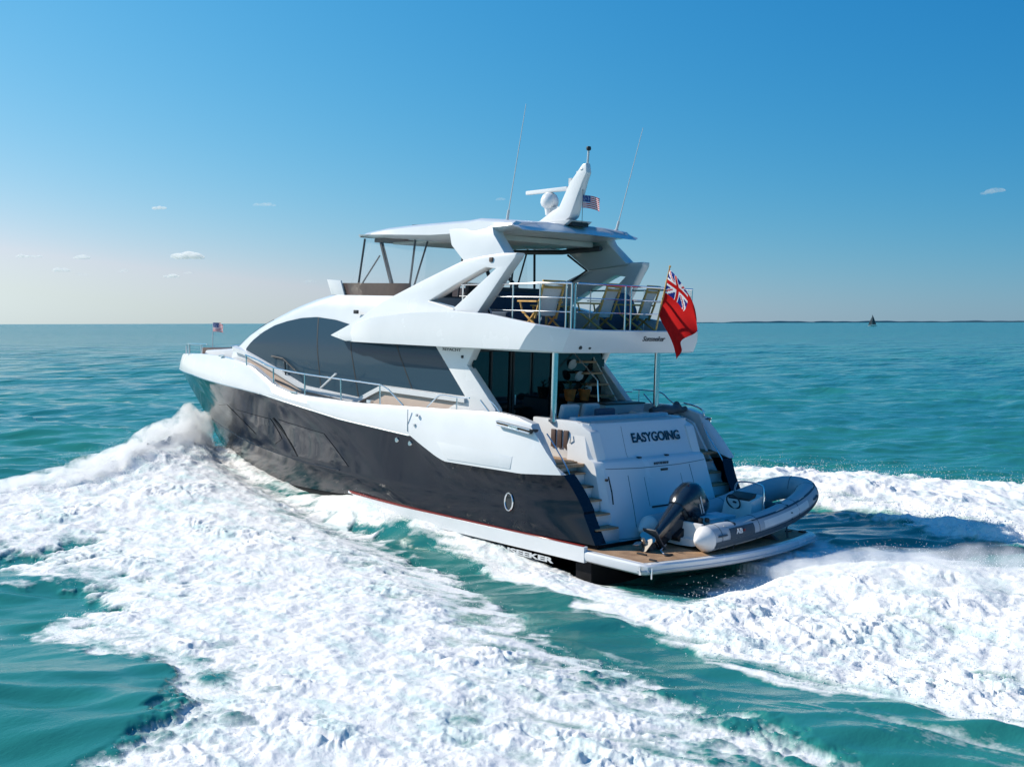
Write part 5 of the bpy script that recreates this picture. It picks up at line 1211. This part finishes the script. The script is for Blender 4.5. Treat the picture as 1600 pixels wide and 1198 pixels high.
for x in (-0.2, 0.0, 0.2): mb.box((x, -2.15, 0.97 + ZO), (0.06, 0.7, 0.04))
mb.build('bow_slat', FABW, TD, bevel=0.01)
mb = MB()
for i in range(14):
    mb.box((random.uniform(-.5, .45), random.uniform(0.5, 0.75), 1.02 + ZO + random.uniform(-.06, .08)), (0.10, 0.07, 0.08), Matrix.Rotation(random.uniform(0, 3), 3, 'Z'))
mb.build('rigging_hose', DARK, TD, bevel=0.012)
# chocks under the tender
for y in (0.4, -1.3):
    mb = MB(); mb.hexa([(-0.75, y - .06, 0.0), (0.75, y - .06, 0.0), (0.75, y + .06, 0.0), (-0.75, y + .06, 0.0)], [(-0.55, y - .05, 0.10), (0.55, y - .05, 0.10), (0.55, y + .05, 0.10), (-0.55, y + .05, 0.10)]); mb.build('chock', DGREY, TD, bevel=0.01)
# outboard engine, tilted up on the tender's stern
E_ = Matrix.Translation((0.10, 0.82, 1.06 + ZO)) @ Matrix.Rotation(R(52), 4, 'X') @ Matrix.Diagonal((1.25, 1.22, 1.10, 1))
def em(mb): mb.v = [tuple(E_ @ Vector(p)) for p in mb.v]; return mb
def sup(cx, cy, a, b, z, n=20, e=0.6):
    r_ = []
    for k in range(n):
        t = 2 * math.pi * k / n; c, s_ = math.cos(t), math.sin(t); r_.append((cx + a * math.copysign(abs(c) ** e, c), cy + b * math.copysign(abs(s_) ** e, s_), z))
    return r_
mb = MB(); mb.loft([sup(0, 0.02, 0.17, 0.27, 0.10), sup(0, 0.02, 0.20, 0.31, 0.20), sup(0, 0.01, 0.21, 0.33, 0.38), sup(0, 0.0, 0.20, 0.32, 0.55), sup(0, -0.01, 0.17, 0.27, 0.66), sup(0, -0.02, 0.10, 0.18, 0.72)]); ob = em(mb).build('outboard_cowl', COWL, TD, sharp=40)
mb = MB()
for sx in (-1, 1): mb.box((sx * 0.212, -0.02, 0.44), (0.006, 0.30, 0.03), Matrix.Rotation(R(18), 3, 'X')); mb.box((sx * 0.212, -0.05, 0.37), (0.006, 0.18, 0.02), Matrix.Rotation(R(18), 3, 'X'))
em(mb).build('cowl_stripe', GREYW, ob)
mb = MB(); mb.loft([sup(0, 0.04, 0.15, 0.23, 0.10), sup(0, 0.06, 0.12, 0.20, -0.15), sup(0, 0.08, 0.09, 0.16, -0.45), sup(0, 0.08, 0.06, 0.14, -0.72)]); em(mb).build('outboard_leg', COWL, TD, sharp=40)
mb = MB(); mb.box((0, 0.14, -0.66), (0.26, 0.42, 0.025)); mb.loft([sup(0, 0.08, 0.02, 0.03, -1.12), sup(0, 0.08, 0.025, 0.11, -1.0), sup(0, 0.08, 0.03, 0.13, -0.70)]); mb.tube([(0, -0.16, -0.88), (0, -0.05, -0.88), (0, 0.18, -0.88), (0, 0.26, -0.88)], [0.01, 0.07, 0.075, 0.055], 14); em(mb).build('outboard_gearcase', DGREY, TD, bevel=0.004)
mb = MB()
for k in range(3):
    Mp = Matrix.Rotation(2 * math.pi * k / 3, 3, 'Y') @ Matrix.Rotation(R(28), 3, 'Z')
    bl = [Mp @ V(0.13 * math.sin(t) + 0.0, 0.008 * math.cos(3 * t), 0.03 + 0.085 * (1 - math.cos(t))) for t in np.linspace(-2.4, 2.4, 12)]
    mb.add([q + V(0, 0.26, -0.88) for q in bl] + [q + V(0, 0.272, -0.88) for q in bl], [tuple(range(12)), tuple(range(23, 11, -1))] + [(i, i + 1, i + 13, i + 12) for i in range(11)])
mb.tube([(0, 0.2, -0.88), (0, 0.34, -0.88)], [0.05, 0.03], 12); em(mb).build('propeller', BRONZE, TD)
mb = MB(); mb.box((0, -0.13, -0.12), (0.30, 0.10, 0.42)); mb.box((0, -0.02, 0.06), (0.32, 0.4, 0.08)); em(mb).build('outboard_bracket', DARK, TD, bevel=0.02)
mb = MB(); mb.tube([(0.1, 1.15, 0.04), (-0.1, 1.55, 0.01), (-0.35, 1.75, 0.012)], 0.014); mb.build('mooring_line', FABW, TD)

# ================================================================== FAR THINGS
def wdir(px, dist):   # a bearing (degrees right of the camera axis) and a range, on the sea
    f2 = Vector((cf.x, cf.y, 0)).normalized(); r2 = Vector((cr.x, cr.y, 0)).normalized(); a = math.atan(px)
    return Vector((CAMLOC.x, CAMLOC.y, 0)) + (f2 * math.cos(a) + r2 * math.sin(a)) * dist
# sailing boat
p = wdir(563 / 1848.7, 1400)
sb = thing('sailing_boat', 'distant sailing boat with dark sails near the horizon', 'sailboat', Matrix.Translation(p) @ Matrix.Rotation(R(25), 4, 'Z'))
mb = MB(); mb.loft([[(x, -w_, 0.9), (x, w_, 0.9), (x, w_ * .6, -0.3), (x, -w_ * .6, -0.3)] for x, w_ in ((-4.5, 1.0), (-2, 1.5), (1, 1.4), (3.5, .7), (5.2, .05))]); mb.build('hull', GREYW, sb)
mb = MB(); mb.tube([(0.6, 0, 0.8), (0.6, 0, 13)], 0.09, 8); mb.build('mast', DGREY, sb)
SAIL = mat('dark_sail', (0.06, 0.08, 0.09), 0.9, noise=0.1)
mb = MB(); mb.prism([(0.4, 1.6), (-3.9, 1.7), (-2.6, 5.5), (-1.2, 9.5), (0.4, 12.8)], [], lambda p_: V(p_[0], 0.25 * (p_[0] + .2), p_[1]), lambda p_: V(p_[0], 0.25 * (p_[0] + .2) + .03, p_[1])); mb.build('mainsail', SAIL, sb)
mb = MB(); mb.prism([(0.8, 1.4), (5.0, 1.2), (0.8, 10.5)], [], lambda p_: V(p_[0], -0.2 * (p_[0] - .8), p_[1]), lambda p_: V(p_[0], -0.2 * (p_[0] - .8) + .03, p_[1])); mb.build('jib', SAIL, sb)
# low wooded shore along the right half of the horizon
SHORE = mat('hazed_woodland', (0.13, 0.21, 0.26), 1.0, noise=0.15, nscale=0.01)  # distance haze is painted into this blue-grey, no air between
mb = MB(); D = 9000; rows = []
nx = 260
for i in range(nx + 1):
    t = i / nx; px = lerp(210, 1150, t) / 1848.7
    h = 17 * min(1, t * 6) + 3.0 * math.sin(t * 37) + 2.2 * math.sin(t * 83 + 1) + 2.0 * math.sin(t * 171 + 2) + (4 if 0.28 < t < .31 else 0)
    h = max(h * 0.75, 0.5); a = wdir(px, D); b = wdir(px, D + 700); c_ = wdir(px, D + 2500)
    rows.append([(a.x, a.y, -2), (a.x, a.y, h * .75), (b.x, b.y, h), (c_.x, c_.y, h * 1.02), (c_.x, c_.y, -2)])
mb.grid(rows); so = mb.build('hills', SHORE, None, smooth=False); so['kind'] = 'structure'
# small fair-weather clouds
def cloud_mat():
    m = bpy.data.materials.new('cloud_vapour'); m.use_nodes = True
    n = m.node_tree.nodes; l = m.node_tree.links; n.remove(n['Principled BSDF'])
    v = n.new('ShaderNodeVolumePrincipled'); v.inputs['Color'].default_value = (1, 0.98, 0.96, 1); v.inputs['Density'].default_value = 0.035; v.inputs['Anisotropy'].default_value = 0.3
    l.new(v.outputs[0], n['Material Output'].inputs['Volume']); return m
CLOUD = cloud_mat(); CLOUDF = cloud_mat(); CLOUDF.node_tree.nodes['Principled Volume'].inputs['Density'].default_value = 0.010
CD = 7000.0
def cloud(px, py, w_, h_, seed, lab, lean=0):
    r0 = random.Random(seed); c = wdir((px - 800) / 1848.7, CD); elev = (505.5 - (px - 800) * 0.0025 - py) / 1848.7 * CD
    rr = Vector((cr.x, cr.y, 0)).normalized(); ff = Vector((cf.x, cf.y, 0)).normalized(); W_ = w_ / 1848.7 * CD; H_ = h_ / 1848.7 * CD
    bm = bmesh.new(); k = max(5, int(w_ / 4))
    for i in range(k):
        t = (i + .5) / k * 2 - 1; env = (1 - t * t) ** .5
        s_ = H_ * 0.5 * (0.45 + 0.75 * env * r0.uniform(.7, 1.2)); q = bmesh.ops.create_icosphere(bm, subdivisions=2, radius=1)
        ctr = c + rr * (t * W_ * 0.42) + ff * r0.uniform(-.3, .3) * W_ + Vector((0, 0, elev + s_ * 0.5 - H_ * 0.3 + lean * t * H_))
        for v in q['verts']:
            d = v.co.normalized(); b = 1 + 0.22 * math.sin(5 * d.x + seed + i) * math.sin(4 * d.y + i) * math.sin(6 * d.z)
            v.co = ctr + (rr * d.x * s_ * 1.7 + ff * d.y * s_ * 1.7 + Vector((0, 0, d.z * s_ * (0.9 if d.z > 0 else 0.45)))) * b
    me = bpy.data.meshes.new('cloud'); bm.to_mesh(me); bm.free(); me.materials.append(CLOUDF if 'faint' in lab or 'tiny' in lab or 'pink' in lab else CLOUD)
    o = bpy.data.objects.new('cloud', me); COL.objects.link(o); tag(o, lab, 'cloud', 'small clouds above the left horizon')
cloud(297, 405, 46, 13, 1, 'largest of the small white clouds, domed, right of the others low over the sea')
cloud(253, 334, 24, 6, 2, 'small flat white cloud, highest of the group left of the yacht')
cloud(40, 409, 22, 6, 3, 'thin flat white cloud at the far left, one of a touching pair')
cloud(61, 409, 16, 5, 4, 'short flat white cloud touching the thin one at the far left')
cloud(130, 409, 22, 8, 5, 'white cloud between the far left pair and the large domed cloud, level with them')
cloud(98, 428, 22, 8, 6, 'puffy cloud just below and between the flat pair and the middle cloud')
cloud(133, 434, 18, 5, 7, 'faint low cloud right below the middle white cloud')
cloud(195, 428, 16, 6, 8, 'small faint cloud halfway between the puffy one and the large domed cloud')
cloud(270, 435, 22, 7, 9, 'low flat cloud directly under the large domed cloud')
cloud(297, 430, 14, 5, 10, 'tiny cloud right beneath the large domed cloud')
cloud(415, 325, 36, 6, 11, 'faint thin cloud above the foredeck of the yacht')
cloud(1550, 315, 38, 9, 12, 'lone pink white cloud at the upper right of the sky', 0.3)
cloud(783, 313, 12, 6, 13, 'tiny white puff beside the port whip antenna')
cloud(485, 441, 18, 6, 14, 'faint low cloud just left of the flybridge windscreen')
